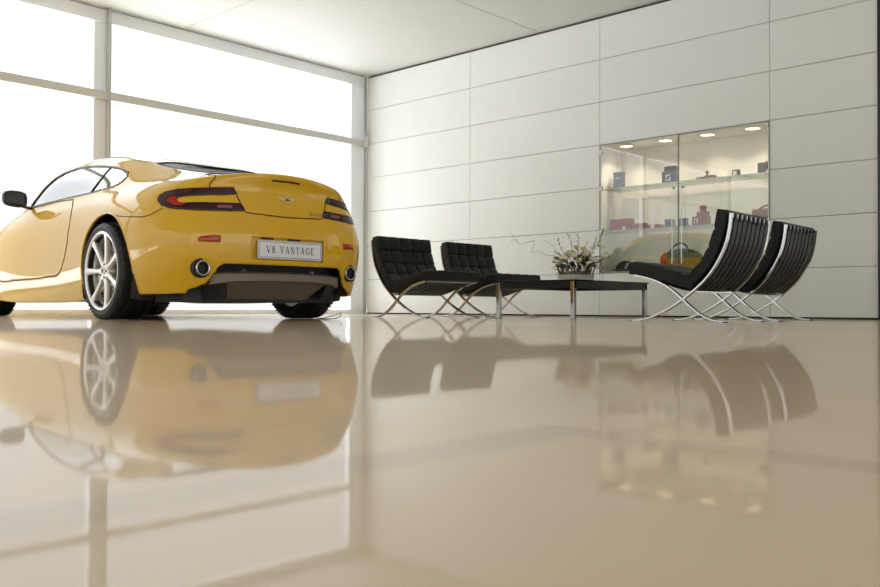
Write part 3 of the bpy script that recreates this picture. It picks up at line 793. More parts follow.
# door mirror(s), handles, divider of the quarter glass
for s_ in (1, -1):
    par = doorL if s_ == 1 else doorR
    bm = bmesh.new(); rows = []
    for v, hu, z0, z1 in ((.838, .035, .975, 1.045), (.85, .055, .958, 1.075), (.90, .068, .945, 1.090), (.97, .066, .950, 1.090), (1.015, .052, .962, 1.078), (1.032, .03, .985, 1.055)):
        ring = []
        for k in range(16):
            t = 2*PI*k/16; cx, cz = math.cos(t), math.sin(t)
            sx = math.copysign(abs(cx)**.6, cx); sz = math.copysign(abs(cz)**.6, cz)
            ring.append(bm.verts.new((1.80 + hu*sx*(1 if sx > 0 else .45), v*s_, (z0+z1)/2 + (z1-z0)/2*sz)))
        rows.append(ring)
    for a, b in zip(rows, rows[1:]):
        for k in range(16): bm.faces.new((a[k], a[(k+1) % 16], b[(k+1) % 16], b[k]))
    bm.faces.new(rows[0]); bm.faces.new(rows[-1][::-1])
    mir = obj('door_mirror', bm, m_black, par, smooth=True)
    bm = bmesh.new(); sweep(bm, spline([(1.80, .89*s_, .965), (1.795, .85*s_, .952), (1.80, .80*s_, .945), (1.80, .765*s_, .95)], 4), rectp(.022, .011, .005), side=(1, 0, 0)); obj('mirror_arm', bm, m_black, mir)
    bm = bmesh.new(); box(bm, 1.764, 1.7685, min(.865*s_, 1.01*s_), max(.865*s_, 1.01*s_), .972, 1.066); obj('mirror_glass', bm, mat('dark_mirror', (.10, .11, .12), .05, metal=1), mir)  # reflection of dark surroundings put into the glass colour
    pts = [on_side(u, z, .002, s_)[0] for u, z in ((1.13, .834), (1.09, .838), (1.05, .838), (1.01, .834))]
    bm = bmesh.new(); sweep(bm, pts, rectp(.010, .003, .002), side=(0, 0, 1)); obj('door_handle', bm, m_paint, par)
    pts = [on_side(u, z, -.003, s_)[0] for u, z in ((.625, .98), (.57, 1.04), (.51, 1.11), (.47, 1.165), (.46, 1.18))]
    bm = bmesh.new(); sweep(bm, pts, rectp(.006, .004), side=(1, 0, 0)); obj('window_divider', bm, m_black, car)
# simple cabin behind the glass
m_cab = mat('cabin_dark', (.03, .03, .03), .7)
cab = bx('cabin', .0, 2.1, -.66, .66, .25, .62, m_cab, car)
bm = bmesh.new(); prism_uv(bm, [(1.95, -.62), (1.65, -.60), (1.65, .60), (1.95, .62)], .6, .90); obj('dashboard', bm, m_cab, cab)
for s_ in (1, -1):
    bm = bmesh.new(); rows = []
    for u, hw, z in ((.95, .24, .5), (.88, .25, .75), (.80, .22, .95), (.76, .12, 1.02), (.74, .13, 1.10), (.73, .10, 1.14)):
        rows.append([bm.verts.new(p) for p in ((u, .36*s_-hw, z), (u+.06, .36*s_-hw*.8, z), (u+.06, .36*s_+hw*.8, z), (u, .36*s_+hw, z), (u-.08, .36*s_+hw*.7, z), (u-.08, .36*s_-hw*.7, z))])
    for a, b in zip(rows, rows[1:]):
        for k in range(6): bm.faces.new((a[k], a[(k+1) % 6], b[(k+1) % 6], b[k]))
    bm.faces.new(rows[0]); bm.faces.new(rows[-1][::-1])
    box(bm, .9, 1.4, .36*s_-.25, .36*s_+.25, .5, .66)
    sharp(obj('car_seat', bm, m_leather, cab), 50)
bm = bmesh.new(); ring = [(1.55+.05*math.sin(t), .36+.19*math.cos(t), .88+.18*math.sin(t)) for t in [2*PI*k/28 for k in range(28)]]
sweep(bm, ring, circ(.014, 8), closed=True); obj('steering_wheel', bm, m_cab, cab, smooth=True)
#@@FURN
# ============================================================ LOUNGE CHAIRS
BACK = spline([(-.045, .742), (-.036, .655), (-.008, .535), (.045, .425), (.115, .325), (.20, .243), (.31, .160), (.43, .088), (.55, .036), (.64, .012), (.72, .006)], 5)
SEAT = spline([(-.005, .006), (.07, .012), (.15, .040), (.23, .092), (.31, .160), (.40, .232), (.50, .286), (.60, .318), (.69, .337)], 5)
def p3(P, y): return [(a, y, b) for a, b in P]
def cushion_mesh(path, W, T, na, nb):
    """tufted leather cushion lying on a side-view path [(s, z)]; squares na x nb"""
    P = [np.array(p, float) for p in path]; d = np.cumsum([0]+[np.linalg.norm(b-a) for a, b in zip(P, P[1:])]); L = d[-1]
    def at(a):
        x = np.interp(a*L, d, [p[0] for p in P]); z = np.interp(a*L, d, [p[1] for p in P])
        e = 1e-3; x1 = np.interp(min(1, a+e)*L, d, [p[0] for p in P]); z1 = np.interp(min(1, a+e)*L, d, [p[1] for p in P])
        x0 = np.interp(max(0, a-e)*L, d, [p[0] for p in P]); z0 = np.interp(max(0, a-e)*L, d, [p[1] for p in P])
        t = np.array([x1-x0, z1-z0]); t /= np.linalg.norm(t); return np.array([x, z]), t, np.array([-t[1], t[0]])
    A = []
    for k in range(na):
        for q in (0, .06, .14, .3, .5, .7, .86, .94): A.append((k+q)/na)
    A.append(1); B = []
    for k in range(nb):
        for q in (0, .06, .14, .3, .5, .7, .86, .94): B.append((k+q)/nb)
    B.append(1)
    bm = bmesh.new(); top = []; bot = []
    for a in A:
        p, t, n = at(a); rt_, rb_ = [], []
        for b in B:
            fa, fb = (a*na) % 1, (b*nb) % 1
            ea, eb = min(fa, 1-fa), min(fb, 1-fb)
            inner = 1
            h = T - .012*math.exp(-ea/.07)*(0 < a < 1) - .012*math.exp(-eb/.07)*(0 < b < 1) - .012*math.exp(-(ea*ea+eb*eb)/.012)*(0 < a < 1 and 0 < b < 1)
            ed = min(min(a, 1-a)*L, min(b, 1-b)*W)
            h -= .010*max(0, 1-ed/.012)
            q = p + n*h; y = (b-.5)*W
            rt_.append(bm.verts.new((q[0], y, q[1])))
            q = p + n*.004*(max(0, 1-ed/.012)); rb_.append(bm.verts.new((q[0], y, q[1])))
        top.append(rt_); bot.append(rb_)
    na_, nb_ = len(A), len(B)
    for i in range(na_-1):
        for j in range(nb_-1):
            bm.faces.new((top[i][j], top[i+1][j], top[i+1][j+1], top[i][j+1])); bm.faces.new((bot[i][j], bot[i][j+1], bot[i+1][j+1], bot[i+1][j]))
    # mid side bulge ring
    rim = [(i, 0) for i in range(na_)] + [(na_-1, j) for j in range(1, nb_)] + [(i, nb_-1) for i in range(na_-2, -1, -1)] + [(0, j) for j in range(nb_-2, 0, -1)]
    cen = Vector((0, 0, 0))
    for i in (0, na_//2, na_-1): cen += top[i][nb_//2].co/3
    mids = []
    for i, j in rim:
        m_ = (top[i][j].co + bot[i][j].co)/2; m_.y *= 1.012
        mids.append(bm.verts.new(m_))
    for k in range(len(rim)):
        a, b = rim[k], rim[(k+1) % len(rim)]; k2 = (k+1) % len(rim)
        bm.faces.new((top[a[0]][a[1]], top[b[0]][b[1]], mids[k2], mids[k])); bm.faces.new((mids[k], mids[k2], bot[b[0]][b[1]], bot[a[0]][a[1]]))
    return bm
def strap_(bm, P, y, hw0=.031, th=.003, narrow=4):
    rows = []
    for i, p in enumerate(P):
        hw = .017 if i < narrow else hw0
        a, b = np.array(P[max(0, i-1)]), np.array(P[min(len(P)-1, i+1)]); t = (b-a)/np.linalg.norm(b-a); n = np.array([-t[1], t[0]])*th
        rows.append([bm.verts.new(q) for q in ((p[0]-n[0], y-hw, p[1]-n[1]), (p[0]+n[0], y-hw, p[1]+n[1]), (p[0]+n[0], y+hw, p[1]+n[1]), (p[0]-n[0], y+hw, p[1]-n[1]))])
    for a, b in zip(rows, rows[1:]):
        for k in range(4): bm.faces.new((a[k], a[(k+1) % 4], b[(k+1) % 4], b[k]))
    bm.faces.new(rows[0]); bm.faces.new(rows[-1][::-1])
def make_chair():
    ch = empty('lounge_chair')
    for y in (-.355, .355):
        bm = bmesh.new(); sweep(bm, p3(BACK, y), rectp(.0065, .0175, .002), side=(.7, 0, .7)); f = obj('back_frame', bm, m_chrome, ch)
        bm = bmesh.new(); sweep(bm, p3(SEAT, y), rectp(.0065, .0175, .002), side=(-.7, 0, .7)); obj('seat_frame', bm, m_chrome, ch)
        for x in (.715, .0):
            bm = bmesh.new(); cyl(bm, (x, y, 0), (x, y, .006), .019, n=14); obj('foot', bm, m_black, ch)
    for nm, (x, z) in (('top_rail', (-.046, .728)), ('seat_rail', (.665, .331)), ('lower_rail', (.235, .214))):
        bm = bmesh.new(); sweep(bm, [(x, -.35, z), (x, .35, z)], rectp(.006, .014, .002) if nm != 'top_rail' else rectp(.017, .006, .002), side=(0, 0, 1)); obj(nm, bm, m_chrome, ch)
    bpth = [p for p in BACK if p[1] > .212 and p[1] < .70]; spth = [(.245, .216), (.32, .228), (.40, .250), (.46, .271)] + [tuple(p) for p in SEAT if p[0] > .50 and p[0] < .68]
    for k in range(8):
        y = -.334 + .668*(k+.5)/8
        bm = bmesh.new(); pp = [(-.022, .741), (-.040, .746), (-.056, .742), (-.058, .708)] + [(a-.010, b) for a, b in bpth]
        strap_(bm, pp, y); obj('back_strap', bm, m_leather, ch)
        bm = bmesh.new(); strap_(bm, spth + [(.678, .336)], y, .029, narrow=0); obj('seat_strap', bm, m_leather, ch)
    # cushions
    sp = [(.235, .228), (.32, .246), (.45, .287), (.60, .323), (.735, .345)]
    bm = cushion_mesh(spline(sp, 4), .745, .100, 4, 5); sharp(obj('seat_cushion', bm, m_leather, ch), 60)
    bp_ = spline([(.215, .268), (.135, .345), (.07, .435), (.025, .535), (-.01, .65), (-.03, .765)], 4)[::-1]
    bm = cushion_mesh(bp_, .745, .092, 4, 5); sharp(obj('back_cushion', bm, m_leather, ch), 60)
    return ch
ch0 = make_chair()
LAB = ['black tufted leather lounge chair on crossed chrome legs, nearest the yellow car',
       'black tufted leather lounge chair facing right, its seat just behind the low table corner',
       'black leather lounge chair with strapped back, nearer of the pair right of the table',
       'black leather lounge chair with strapped back, rightmost of the four chairs']
def cam_floor(X, Y):
    return (9.675 + cam_rt[0]*X + cam_fw[0]*Y, -8.744 + cam_rt[1]*X + cam_fw[1]*Y)
# feet line (rear, near-side foot) and heading of each chair on the floor
spots = [(3.30, -2.505, 0.0), (3.30, -1.505, 0.0)]
for (X, Y, phi) in ((1.985, 6.13, 40.6), (2.685, 6.95, 41.0)):
    f = np.array([-math.cos(math.radians(phi)), math.sin(math.radians(phi))])       # heading, camera-plan
    l = np.array([math.sin(math.radians(phi)), math.cos(math.radians(phi))])        # towards the far side
    ox, oy = np.array([X, Y]) + l*.355
    wx, wy = cam_floor(ox, oy)
    hx = cam_rt*f[0] + cam_fw*f[1]
    spots.append((wx, wy, math.atan2(hx[1], hx[0])))
for i, (x, y, a) in enumerate(spots):
    c = ch0 if i == 0 else copy_tree(ch0)
    c.location = (x, y, 0); c.rotation_euler = (0, 0, a); c.scale = (1, 1, 1.024)
    tag(c, LAB[i], 'chair', 'black leather lounge chairs around the low table')

# ============================================================ LOW TABLE
TX0, TX1, TY0, TY1, TH_ = 4.535, 5.39, -2.49, -1.27, .342
tb = empty('low_table', ((TX0+TX1)/2, (TY0+TY1)/2, 0), label='low black rectangular table with chrome legs, holding the flowers', cat='table')
def loc(o, root): o.parent = root; o.matrix_parent_inverse = Matrix.Translation(-root.location); return o
o = loc(bx('tabletop', TX0-.012, TX1+.012, TY0-.012, TY1+.012, TH_-.012, TH_, m_blackgloss), tb); bevel(o, .002)
bm = bmesh.new(); box(bm, TX0, TX1, TY0, TY0+.03, TH_-.072, TH_-.012); box(bm, TX0, TX1, TY1-.03, TY1, TH_-.072, TH_-.012)
box(bm, TX0, TX0+.03, TY0+.03, TY1-.03, TH_-.072, TH_-.012); box(bm, TX1-.03, TX1, TY0+.03, TY1-.03, TH_-.072, TH_-.012)
loc(obj('apron', bm, m_black), tb)
for x in (TX0, TX1-.036):
    for y in (TY0, TY1-.036):
        o = loc(bx('leg', x-.002, x+.036, y-.002, y+.036, 0, TH_-.0125, m_chrome), tb); bevel(o, .003)

# ============================================================ FLOWERS
fx, fy = 4.99+.035*cam_rt[0], -1.93+.035*cam_rt[1]
fl_ = empty('flower_arrangement', (fx, fy, TH_), label='cream flowers, dark leaves and bare twigs in a pale bowl on the low table', cat='flowers')
m_bowl = mat('pale_ceramic', (.62, .61, .55), .35)
bm = bmesh.new(); rings = []
ang = 2.0   # long axis turned across the view
prof = [(.0, .0), (.135, .0), (.150, .006), (.162, .030), (.168, .058), (.171, .062), (.166, .064), (.160, .058), (.150, .035), (.0, .03)]
ca, sa = cam_rt[0], cam_rt[1]
for r, z in prof:
    ring = []
    for k in range(36):
        t = 2*PI*k/36; a, b = r*math.cos(t), r*.55*math.sin(t)
        ring.append(bm.verts.new((a*ca - b*sa, a*sa + b*ca, z)))
    rings.append(ring)
for a, b in zip(rings, rings[1:]):
    for k in range(36): bm.faces.new((a[k], a[(k+1) % 36], b[(k+1) % 36], b[k]))
bmesh.ops.remove_doubles(bm, verts=bm.verts, dist=1e-5)
obj('bowl', bm, m_bowl, fl_, smooth=True)
m_petal = noise_mix(mat('cream_petal', (.85, .80, .6), .6), (.88, .85, .70), (.82, .74, .48), 25)
m_petal2 = mat('yellow_petal', (.72, .60, .16), .6)
m_leaf = noise_mix(mat('dark_leaf', (.06, .08, .03), .45), (.035, .055, .02), (.10, .12, .04), 18)
m_twig = mat('brown_twig', (.10, .07, .045), .7)
m_bark = noise_mix(mat('woven_bark', (.25, .2, .12), .8), (.10, .09, .05), (.32, .26, .17), 40)
m_bud = mat('twig_bud', (.07, .05, .035), .6)
def rt3(a, b, z): return Vector((a*ca*1.16 - b*sa, a*sa*1.16 + b*ca, z*1.14 if z > .1 else z))     # a across the view, b away
def petal(bm, c, d, up_, L, W_, curl):
    d = d.normalized(); s_ = d.cross(up_).normalized(); n = s_.cross(d).normalized(); rows = []
    for i in range(6):
        t = i/5; wd = W_*math.sin(PI*min(1, t*.80+.12)); p = c + d*L*t*(1-.25*curl*t) + n*L*curl*t*t
        rows.append([bm.verts.new(p + s_*wd*q + n*wd*.35*abs(q)) for q in (-1, -.5, 0, .5, 1)])
    for a, b in zip(rows, rows[1:]):
        for j in range(4): bm.faces.new((a[j], a[j+1], b[j+1], b[j]))
def flower(c, r, m, open_=.8):
    r *= 1.12; bm = bmesh.new(); ax = Vector((random.uniform(-.4, .4)-.3*cam_fw[0], random.uniform(-.4, .4)-.3*cam_fw[1], .9)).normalized(); o1 = ax.orthogonal().normalized(); o2 = ax.cross(o1)
    for ring, (n, tilt, L) in enumerate(((5, 1.15*open_, 1.0), (5, .75*open_, .9), (4, .35, .7))):
        for k in range(n):
            t = 2*PI*(k+.5*ring)/n + random.uniform(-.15, .15); e = o1*math.cos(t)+o2*math.sin(t)
            petal(bm, c - ax*r*.25, ax*math.cos(tilt)+e*math.sin(tilt), ax, r*L*1.15, r*.52, .25)
    o = obj('flower', bm, m, fl_, smooth=True); md = o.modifiers.new('thickness', 'SOLIDIFY'); md.thickness = .0012
for a, b, z, r, mm in ((-.055, -.02, .175, .048, 0), (-.095, -.03, .135, .043, 0), (-.005, -.05, .225, .036, 0), (.045, -.02, .165, .050, 0), (.085, 0, .145, .040, 0), (.025, -.06, .12, .033, 0), (-.125, .0, .115, .032, 0),
                       (.165, .0, .245, .030, 0), (.205, .02, .235, .024, 0), (.205, -.02, .160, .030, 0), (.225, 0, .19, .026, 0), (-.15, .02, .15, .026, 0), (.14, -.03, .13, .03, 0), (-.03, -.06, .165, .032, 0), (.045, -.04, .215, .026, 1), (-.06, -.05, .195, .020, 1), (.0, -.07, .14, .022, 1), (-.17, -.02, .125, .017, 1), (.10, -.05, .185, .028, 0), (-.02, .05, .19, .034, 0), (.07, .06, .20, .034, 0)):
    flower(rt3(a*1.08, b, z*1.17 + .008), r*1.22, m_petal2 if mm else m_petal, random.uniform(.75, 1.05))
def leaf(c, d, L, W_, droop=.3):
    bm = bmesh.new(); d = d.normalized(); s_ = d.cross(Vector((0, 0, 1))).normalized(); n = s_.cross(d); rows = []
    for i in range(8):
        t = i/7; wd = W_*math.sin(PI*min(.97, t*.92+.06))**.8; p = c + d*L*t - Vector((0, 0, 1))*droop*L*t*t
        rows.append([bm.verts.new(p + s_*wd*q + n*wd*.3*abs(q)) for q in (-1, 0, 1)])
    for a, b in zip(rows, rows[1:]):
        for j in range(2): bm.faces.new((a[j], a[j+1], b[j+1], b[j]))
    o = obj('leaf', bm, m_leaf, fl_, smooth=True); md = o.modifiers.new('thickness', 'SOLIDIFY'); md.thickness = .001
leaf(rt3(.14, 0, .145), rt3(.9, .1, .42), .18, .026, .0); leaf(rt3(.10, 0, .14), rt3(.9, .1, .25), .14, .026, .1); leaf(rt3(-.09, 0, .13), rt3(-.9, 0, .05), .14, .022, .25)
for a_, b_, z_ in ((-.08, -.06, .15), (.0, -.07, .19), (.07, -.06, .16), (.13, -.05, .19), (-.12, -.05, .17), (.04, -.08, .13), (-.03, -.08, .12), (.10, -.07, .12)):
    leaf(rt3(a_, b_, z_), rt3(a_*6+random.uniform(-.5, .5), -.5, random.uniform(.2, 1)), .085, .021, .2)
leaf(rt3(.12, -.03, .13), rt3(.8, -.2, -.2), .10, .022, .2); leaf(rt3(-.1, -.04, .11), rt3(-.7, -.2, .3), .09, .018, .3)
for k in range(85):
    t = random.uniform(0, 2*PI); r = random.uniform(.3, 1)
    a, b = .13*r*math.cos(t), .07*r*math.sin(t); z = random.uniform(.08, .20)
    leaf(rt3(a, b, z), rt3(math.cos(t)*1.2+random.uniform(-.3, .3), math.sin(t), random.uniform(.1, 1.3)), random.uniform(.06, .12), random.uniform(.011, .02), random.uniform(.1, .5))
bm = bmesh.new(); bmesh.ops.create_icosphere(bm, subdivisions=3, radius=1)
for v in bm.verts:
    q = v.co; k = 1 + .12*math.sin(9*q.x+4*q.z)*math.cos(7*q.y); v.co = rt3(q.x*.115*k, q.y*.062*k, .06+q.z*.045*k if .06+q.z*.045*k < .1 else .0999)
obj('moss', bm, m_bark, fl_, smooth=True)
# woven bark basket rising out of the bowl
bm = bmesh.new()
for k in range(46):
    t = 2*PI*k/46; a, b = .128*math.cos(t), .07*math.sin(t)
    lean = random.uniform(-.02, .02)
    sweep(bm, [rt3(a*.95, b*.95, .03), rt3(a+lean, b, .09), rt3(a*1.03+lean*2, b, random.uniform(.115, .15))], circ(random.uniform(.003, .006), 5))
obj('bark_sticks', bm, m_bark, fl_)
def twig(pts, r=.0016, buds=0, br=.005):
    P = spline([rt3(*p) for p in pts], 5); bm = bmesh.new(); n = len(P)
    sweep(bm, P, circ(r, 5), scales=[1-.6*i/n for i in range(n)])
    if buds:
        for k in range(buds):
            i = int(n*(.45+.55*k/buds)); p = Vector(P[min(i, n-1)]); sd = 1 if k % 2 else -1
            q = p + rt3(.006*sd, 0, .004)
            mt = Matrix.Translation(q) @ Matrix.Diagonal((br, br, br*1.5, 1))
            bmesh.ops.create_icosphere(bm, subdivisions=1, radius=1, matrix=mt)
    obj('twig', bm, m_twig, fl_, smooth=True)
twig([(-.06, 0, .10), (-.10, 0, .22), (-.135, 0, .30), (-.15, 0, .355)], .0028, 6)
twig([(-.02, 0, .12), (-.03, 0, .25), (-.055, 0, .36), (-.07, 0, .385)], .0026, 5)
twig([(.0, 0, .15), (.015, 0, .28), (.01, 0, .40)], .0028, 5)
twig([(.03, 0, .15), (.06, 0, .25), (.085, 0, .33)], .0026, 4)
twig([(.05, 0, .15), (.12, 0, .25), (.16, 0, .36)], .0028, 7)
twig([(.06, 0, .15), (.15, 0, .27), (.20, 0, .38), (.215, 0, .44)], .0030, 8)
twig([(.04, 0, .15), (.10, 0, .22), (.145, 0, .29)], .0026, 4)
twig([(-.05, 0, .12), (-.12, 0, .20), (-.16, 0, .235), (-.185, 0, .25)], .0026, 4)
twig([(-.08, 0, .13), (-.16, 0, .205), (-.24, 0, .215), (-.30, 0, .245), (-.36, 0, .235)], .0020)
twig([(-.06, 0, .14), (-.16, 0, .26), (-.24, 0, .33), (-.26, 0, .335)], .0016)
twig([(-.36, 0, .235), (-.34, 0, .30), (-.335, 0, .335)], .0016)
twig([(-.335, 0, .335), (-.40, 0, .318), (-.46, 0, .305), (-.53, 0, .40)], .0018)
twig([(-.46, 0, .305), (-.50, 0, .345), (-.56, 0, .27)], .0013)
twig([(-.10, 0, .10), (-.145, 0, .06), (-.16, 0, .0)], .0018)
twig([(.12, -.03, .16), (.20, -.02, .09), (.215, 0, .02)], .0018)

# ============================================================ DISPLAY CASE
D = .45
dc = empty('display_cabinet', ((NX0+NX1)/2, .2, NZ0), label='glass-fronted display cabinet recessed in the panelled wall', cat='cabinet')
def L2(o, r=None): return loc(o, r or dc)
bm = bmesh.new(); t_ = .02
bm.free()
for nm_, *q in (('side_panel', NX0, NX0+t_, .002, D, NZ0, NZ1), ('side_panel', NX1-t_, NX1, .002, D, NZ0, NZ1), ('bottom_panel', NX0+t_, NX1-t_, .002, D, NZ0, NZ0+t_),
                ('top_panel', NX0+t_, NX1-t_, .002, D, NZ1-t_, NZ1), ('back_panel', NX0, NX1, D, D+.02, NZ0, NZ1)):
    L2(bx(nm_, *q, m_white))
m_edge = mat('shelf_edge', (.42, .58, .52), .12)
for z in (1.478, .985):
    bm = bmesh.new(); vs = box(bm, NX0+.022, NX1-.022, .06, .40, z, z+.014)
    bm.faces.ensure_lookup_table()
    for f in bm.faces: f.material_index = 0 if abs(f.normal.z if f.normal.length else 0) > .5 or len({round(v.co.z, 4) for v in f.verts}) == 1 else 1
    L2(obj('glass_shelf', bm, [m_shelfpane := glass_mat('shelf_pane', (.90, .96, .94)), m_edge], recalc=True))
m_glow = mat('halogen_glow', (1, .9, .75), .4, emit=(1, .80, .52), es=3)
NZT = NZ1-t_
for k in range(4):
    x = NX0 + (NX1-NX0)*(k+.5)/4
    bm = bmesh.new(); lathe(bm, [(NZT-.003, .0), (NZT-.003, .075)], 'z', 24, (x, .17, 0)); g_ = L2(obj('downlight', bm, m_glow))
    bm = bmesh.new(); lathe(bm, [(NZT, .075), (NZT-.006, .076), (NZT-.006, .088), (NZT, .090)], 'z', 24, (x, .17, 0)); 
    r_ = obj('downlight_ring', bm, m_chrome); r_.parent = g_; 
    ld = bpy.data.lights.new('halogen', 'SPOT'); ld.energy = 14; ld.color = (1, .84, .64); ld.spot_size = math.radians(125); ld.spot_blend = .9; ld.shadow_soft_size = .025
    lo = bpy.data.objects.new('halogen', ld); C.objects.link(lo); lo.location = (x, .17, NZT-.012); loc(lo, dc)
XM = (NX0+NX1)/2
for sgn, x0, x1 in ((-1, NX0+.004, XM-.003), (1, XM+.003, NX1-.004)):
    bm = bmesh.new(); v = [bm.verts.new(p) for p in ((x0, -.004, NZ0+.004), (x1, -.004, NZ0+.004), (x1, -.004, NZ1-.004), (x0, -.004, NZ1-.004))]; bm.faces.new(v)
    d_ = L2(obj('glass_door', bm, m_caseglass))
    bm = bmesh.new()
    for a, b in ((x0, x0+.0035), (x1-.0035, x1)): box(bm, a, b, -.009, .001, NZ0+.004, NZ1-.004)
    box(bm, x0, x1, -.009, .001, NZ1-.008, NZ1-.004); box(bm, x0, x1, -.009, .001, NZ0+.004, NZ0+.007)
    o = obj('door_edge', bm, mat('glass_edge_green', (.16, .22, .19), .2)); o.parent = d_
    hx = XM + sgn*.055
    bm = bmesh.new(); cyl(bm, (hx, -.045, .58), (hx, -.045, 1.44), .006, n=14)
    for z in (.62, 1.41): cyl(bm, (hx, -.045, z), (hx, -.005, z), .006, n=10)
    cyl(bm, (hx, -.010, 1.41), (hx, -.004, 1.41), .014, n=14); cyl(bm, (hx, -.010, .62), (hx, -.004, .62), .014, n=14)
    o = obj('handle', bm, m_steel, smooth=False); o.parent = d_; sharp(o, 40)
    xe = x0 if sgn < 0 else x1
    for z in (.55, .985, 1.48, 1.90):
        bm = bmesh.new(); box(bm, xe-(.0 if sgn < 0 else .034), xe+(.034 if sgn < 0 else 0), -.014, .010, z-.024, z+.024)
        o = obj('hinge', bm, m_steel); o.parent = d_
# ---- goods in the case
m_red = noise_mix(mat('red_leather', (.32, .035, .025), .5), (.28, .03, .02), (.40, .05, .04), 40)
m_brown = mat('brown_leather', (.22, .055, .035), .5)
m_navy = mat('slate_blue_card', (.085, .115, .17), .55)
m_dark = mat('dark_box', (.025, .025, .028), .45)
m_tag = mat('white_tag', (.8, .8, .78), .5)
S1, S2, S0 = 1.4930, 1.0000, NZ0+.0215
def item(name, x, y, z, w_, d, h, m, label, cat, group, rz=0, bev=.004, parts=()):
    root = empty(name, (x, y, z), rz, label=label, cat=cat, group=group)
    bm = bmesh.new(); box(bm, -w_/2, w_/2, -d/2, d/2, 0, h); o = obj(parts[0] if parts else 'box_body', bm, m, root); bevel(o, bev)
    return root
def tagp(root, name, x0, x1, z0, z1, y, m=m_tag, th=.003):
    bm = bmesh.new(); box(bm, x0, x1, y-th, y, z0, z1); return obj(name, bm, m, root)
def lid(root, w_, d, h0, h1, m): bm = bmesh.new(); box(bm, -w_/2-.002, w_/2+.002, -d/2-.002, d/2+.002, h0, h1); return bevel(obj('lid', bm, m, root), .002)
G1, G2 = 'accessories on the upper glass shelf', 'accessories on the lower glass shelf'
yb = .20
r = item('gift_box', 4.185, .19, S1, .12, .07, .19, m_navy, 'upright slate-blue card box at the left end of the upper glass shelf', 'box', G1); tagp(r, 'printed_line', -.03, .03, .118, .125, -.036); lid(r, .12, .07, .165, .192, m_navy)
r = item('gift_box', 4.845, .19, S1, .17, .09, .135, m_navy, 'slate-blue box with white emblem and black top on the upper shelf', 'box', G1)
tagp(r, 'emblem', -.035, .02, .085, .095, -.046); tagp(r, 'emblem', -.035, -.025, .055, .095, -.046); tagp(r, 'emblem', -.035, .02, .03, .04, -.046); tagp(r, 'emblem', .01, .02, .03, .07, -.046)
bm = bmesh.new(); box(bm, -.055, .085, -.046, .045, .135, .19); bevel(obj('lid', bm, m_dark, r), .004)
r = empty('ballpoint_pen', (4.62, .16, S1+.006), .2, label='thin dark pen lying on the upper shelf between two blue boxes', cat='pen', group=G1)
bm = bmesh.new(); cyl(bm, (-.05, 0, 0), (.05, 0, 0), .006, n=12); cyl(bm, (.05, 0, 0), (.065, 0, 0), .006, .001, n=12); obj('barrel', bm, m_dark, r); bm = bmesh.new(); cyl(bm, (-.065, 0, 0), (-.05, 0, 0), .0055, n=12); obj('pen_cap', bm, m_steel, r)
r = item('watch_box', 5.21, .19, S1, .09, .06, .035, m_dark, 'small low dark case with a silver front on the upper shelf', 'box', G1); tagp(r, 'silver_front', -.035, .015, .008, .03, -.031, m_steel)
r = item('key_case', 5.315, .20, S1, .12, .06, .045, m_brown, 'dark brown leather key case with a knob on top, on the upper shelf', 'case', G1)
bm = bmesh.new(); lathe(bm, [(.045, .0), (.045, .012), (.07, .010), (.080, .019), (.095, .017), (.10, 0)], 'z', 16, (-.04, 0, 0)); obj('knob', bm, m_brown, r, smooth=True)
r = item('square_clock', 5.61, .19, S1, .075, .04, .075, m_dark, 'little square black-framed clock on the upper shelf', 'clock', G1); tagp(r, 'clock_face', -.026, .014, .015, .060, -.021)
r = item('wallet_box', 5.905, .19, S1, .09, .09, .115, m_dark, 'black box with a small finial near the right end of the upper shelf', 'box', G1)
bm = bmesh.new(); cyl(bm, (.03, 0, .115), (.03, 0, .13), .010, n=12); obj('finial', bm, m_dark, r)
item('wallet_box', 5.99, .22, S1, .07, .07, .115, m_dark, 'narrow black box touching the right end of the upper shelf', 'box', G1)
r = item('red_case', 4.225, .19, S2, .27, .09, .135, m_red, 'large dull-red leather case at the left end of the lower glass shelf', 'case', G2); tagp(r, 'white_tag', .03, .07, .01, .045, -.046); lid(r, .27, .09, .10, .107, m_brown)
r = item('red_case', 4.45, .20, S2, .17, .09, .068, m_red, 'bright red oblong case standing right of the large dull-red case', 'case', G2); lid(r, .17, .09, .05, .07, m_red)
r = item('red_wallet', 4.645, .19, S2, .20, .09, .045, m_red, 'flat red wallet with a square tag on the lower shelf', 'wallet', G2); tagp(r, 'white_tag', -.02, .025, .006, .042, -.046); 
r = item('blue_box', 4.835, .19, S2, .095, .06, .09, m_navy, 'small slate-blue box left of the cabinet handles on the lower shelf', 'box', G2); lid(r, .095, .06, .075, .092, m_navy)
r = item('blue_box', 5.00, .19, S2, .095, .06, .09, m_navy, 'small slate-blue box behind the cabinet handles on the lower shelf', 'box', G2); lid(r, .095, .06, .075, .092, m_navy)
r = item('red_box', 5.215, .19, S2, .175, .09, .10, m_brown, 'wide dull-red box with a white square bracket label on the lower shelf', 'box', G2)
tagp(r, 'label_mark', -.065, -.055, .02, .075, -.046); tagp(r, 'label_mark', -.03, -.02, .02, .075, -.046); tagp(r, 'label_mark', -.065, -.02, .065, .075, -.046)
item('red_box', 5.235, .19, S2+.1005, .12, .07, .05, m_brown, 'middle dull-red box resting on the wide red box', 'box', G2)
r = empty('round_jar', (5.235, .19, S2+.1505), 0, label='small bright red round-topped jar crowning the stack of red boxes', cat='jar', group=G2)
bm = bmesh.new(); lathe(bm, [(0, 0), (0, .034), (.012, .038), (.03, .030), (.034, .038), (.055, .038), (.064, .028), (.068, 0)], 'z', 24); obj('jar_body', bm, m_red, r, smooth=True)
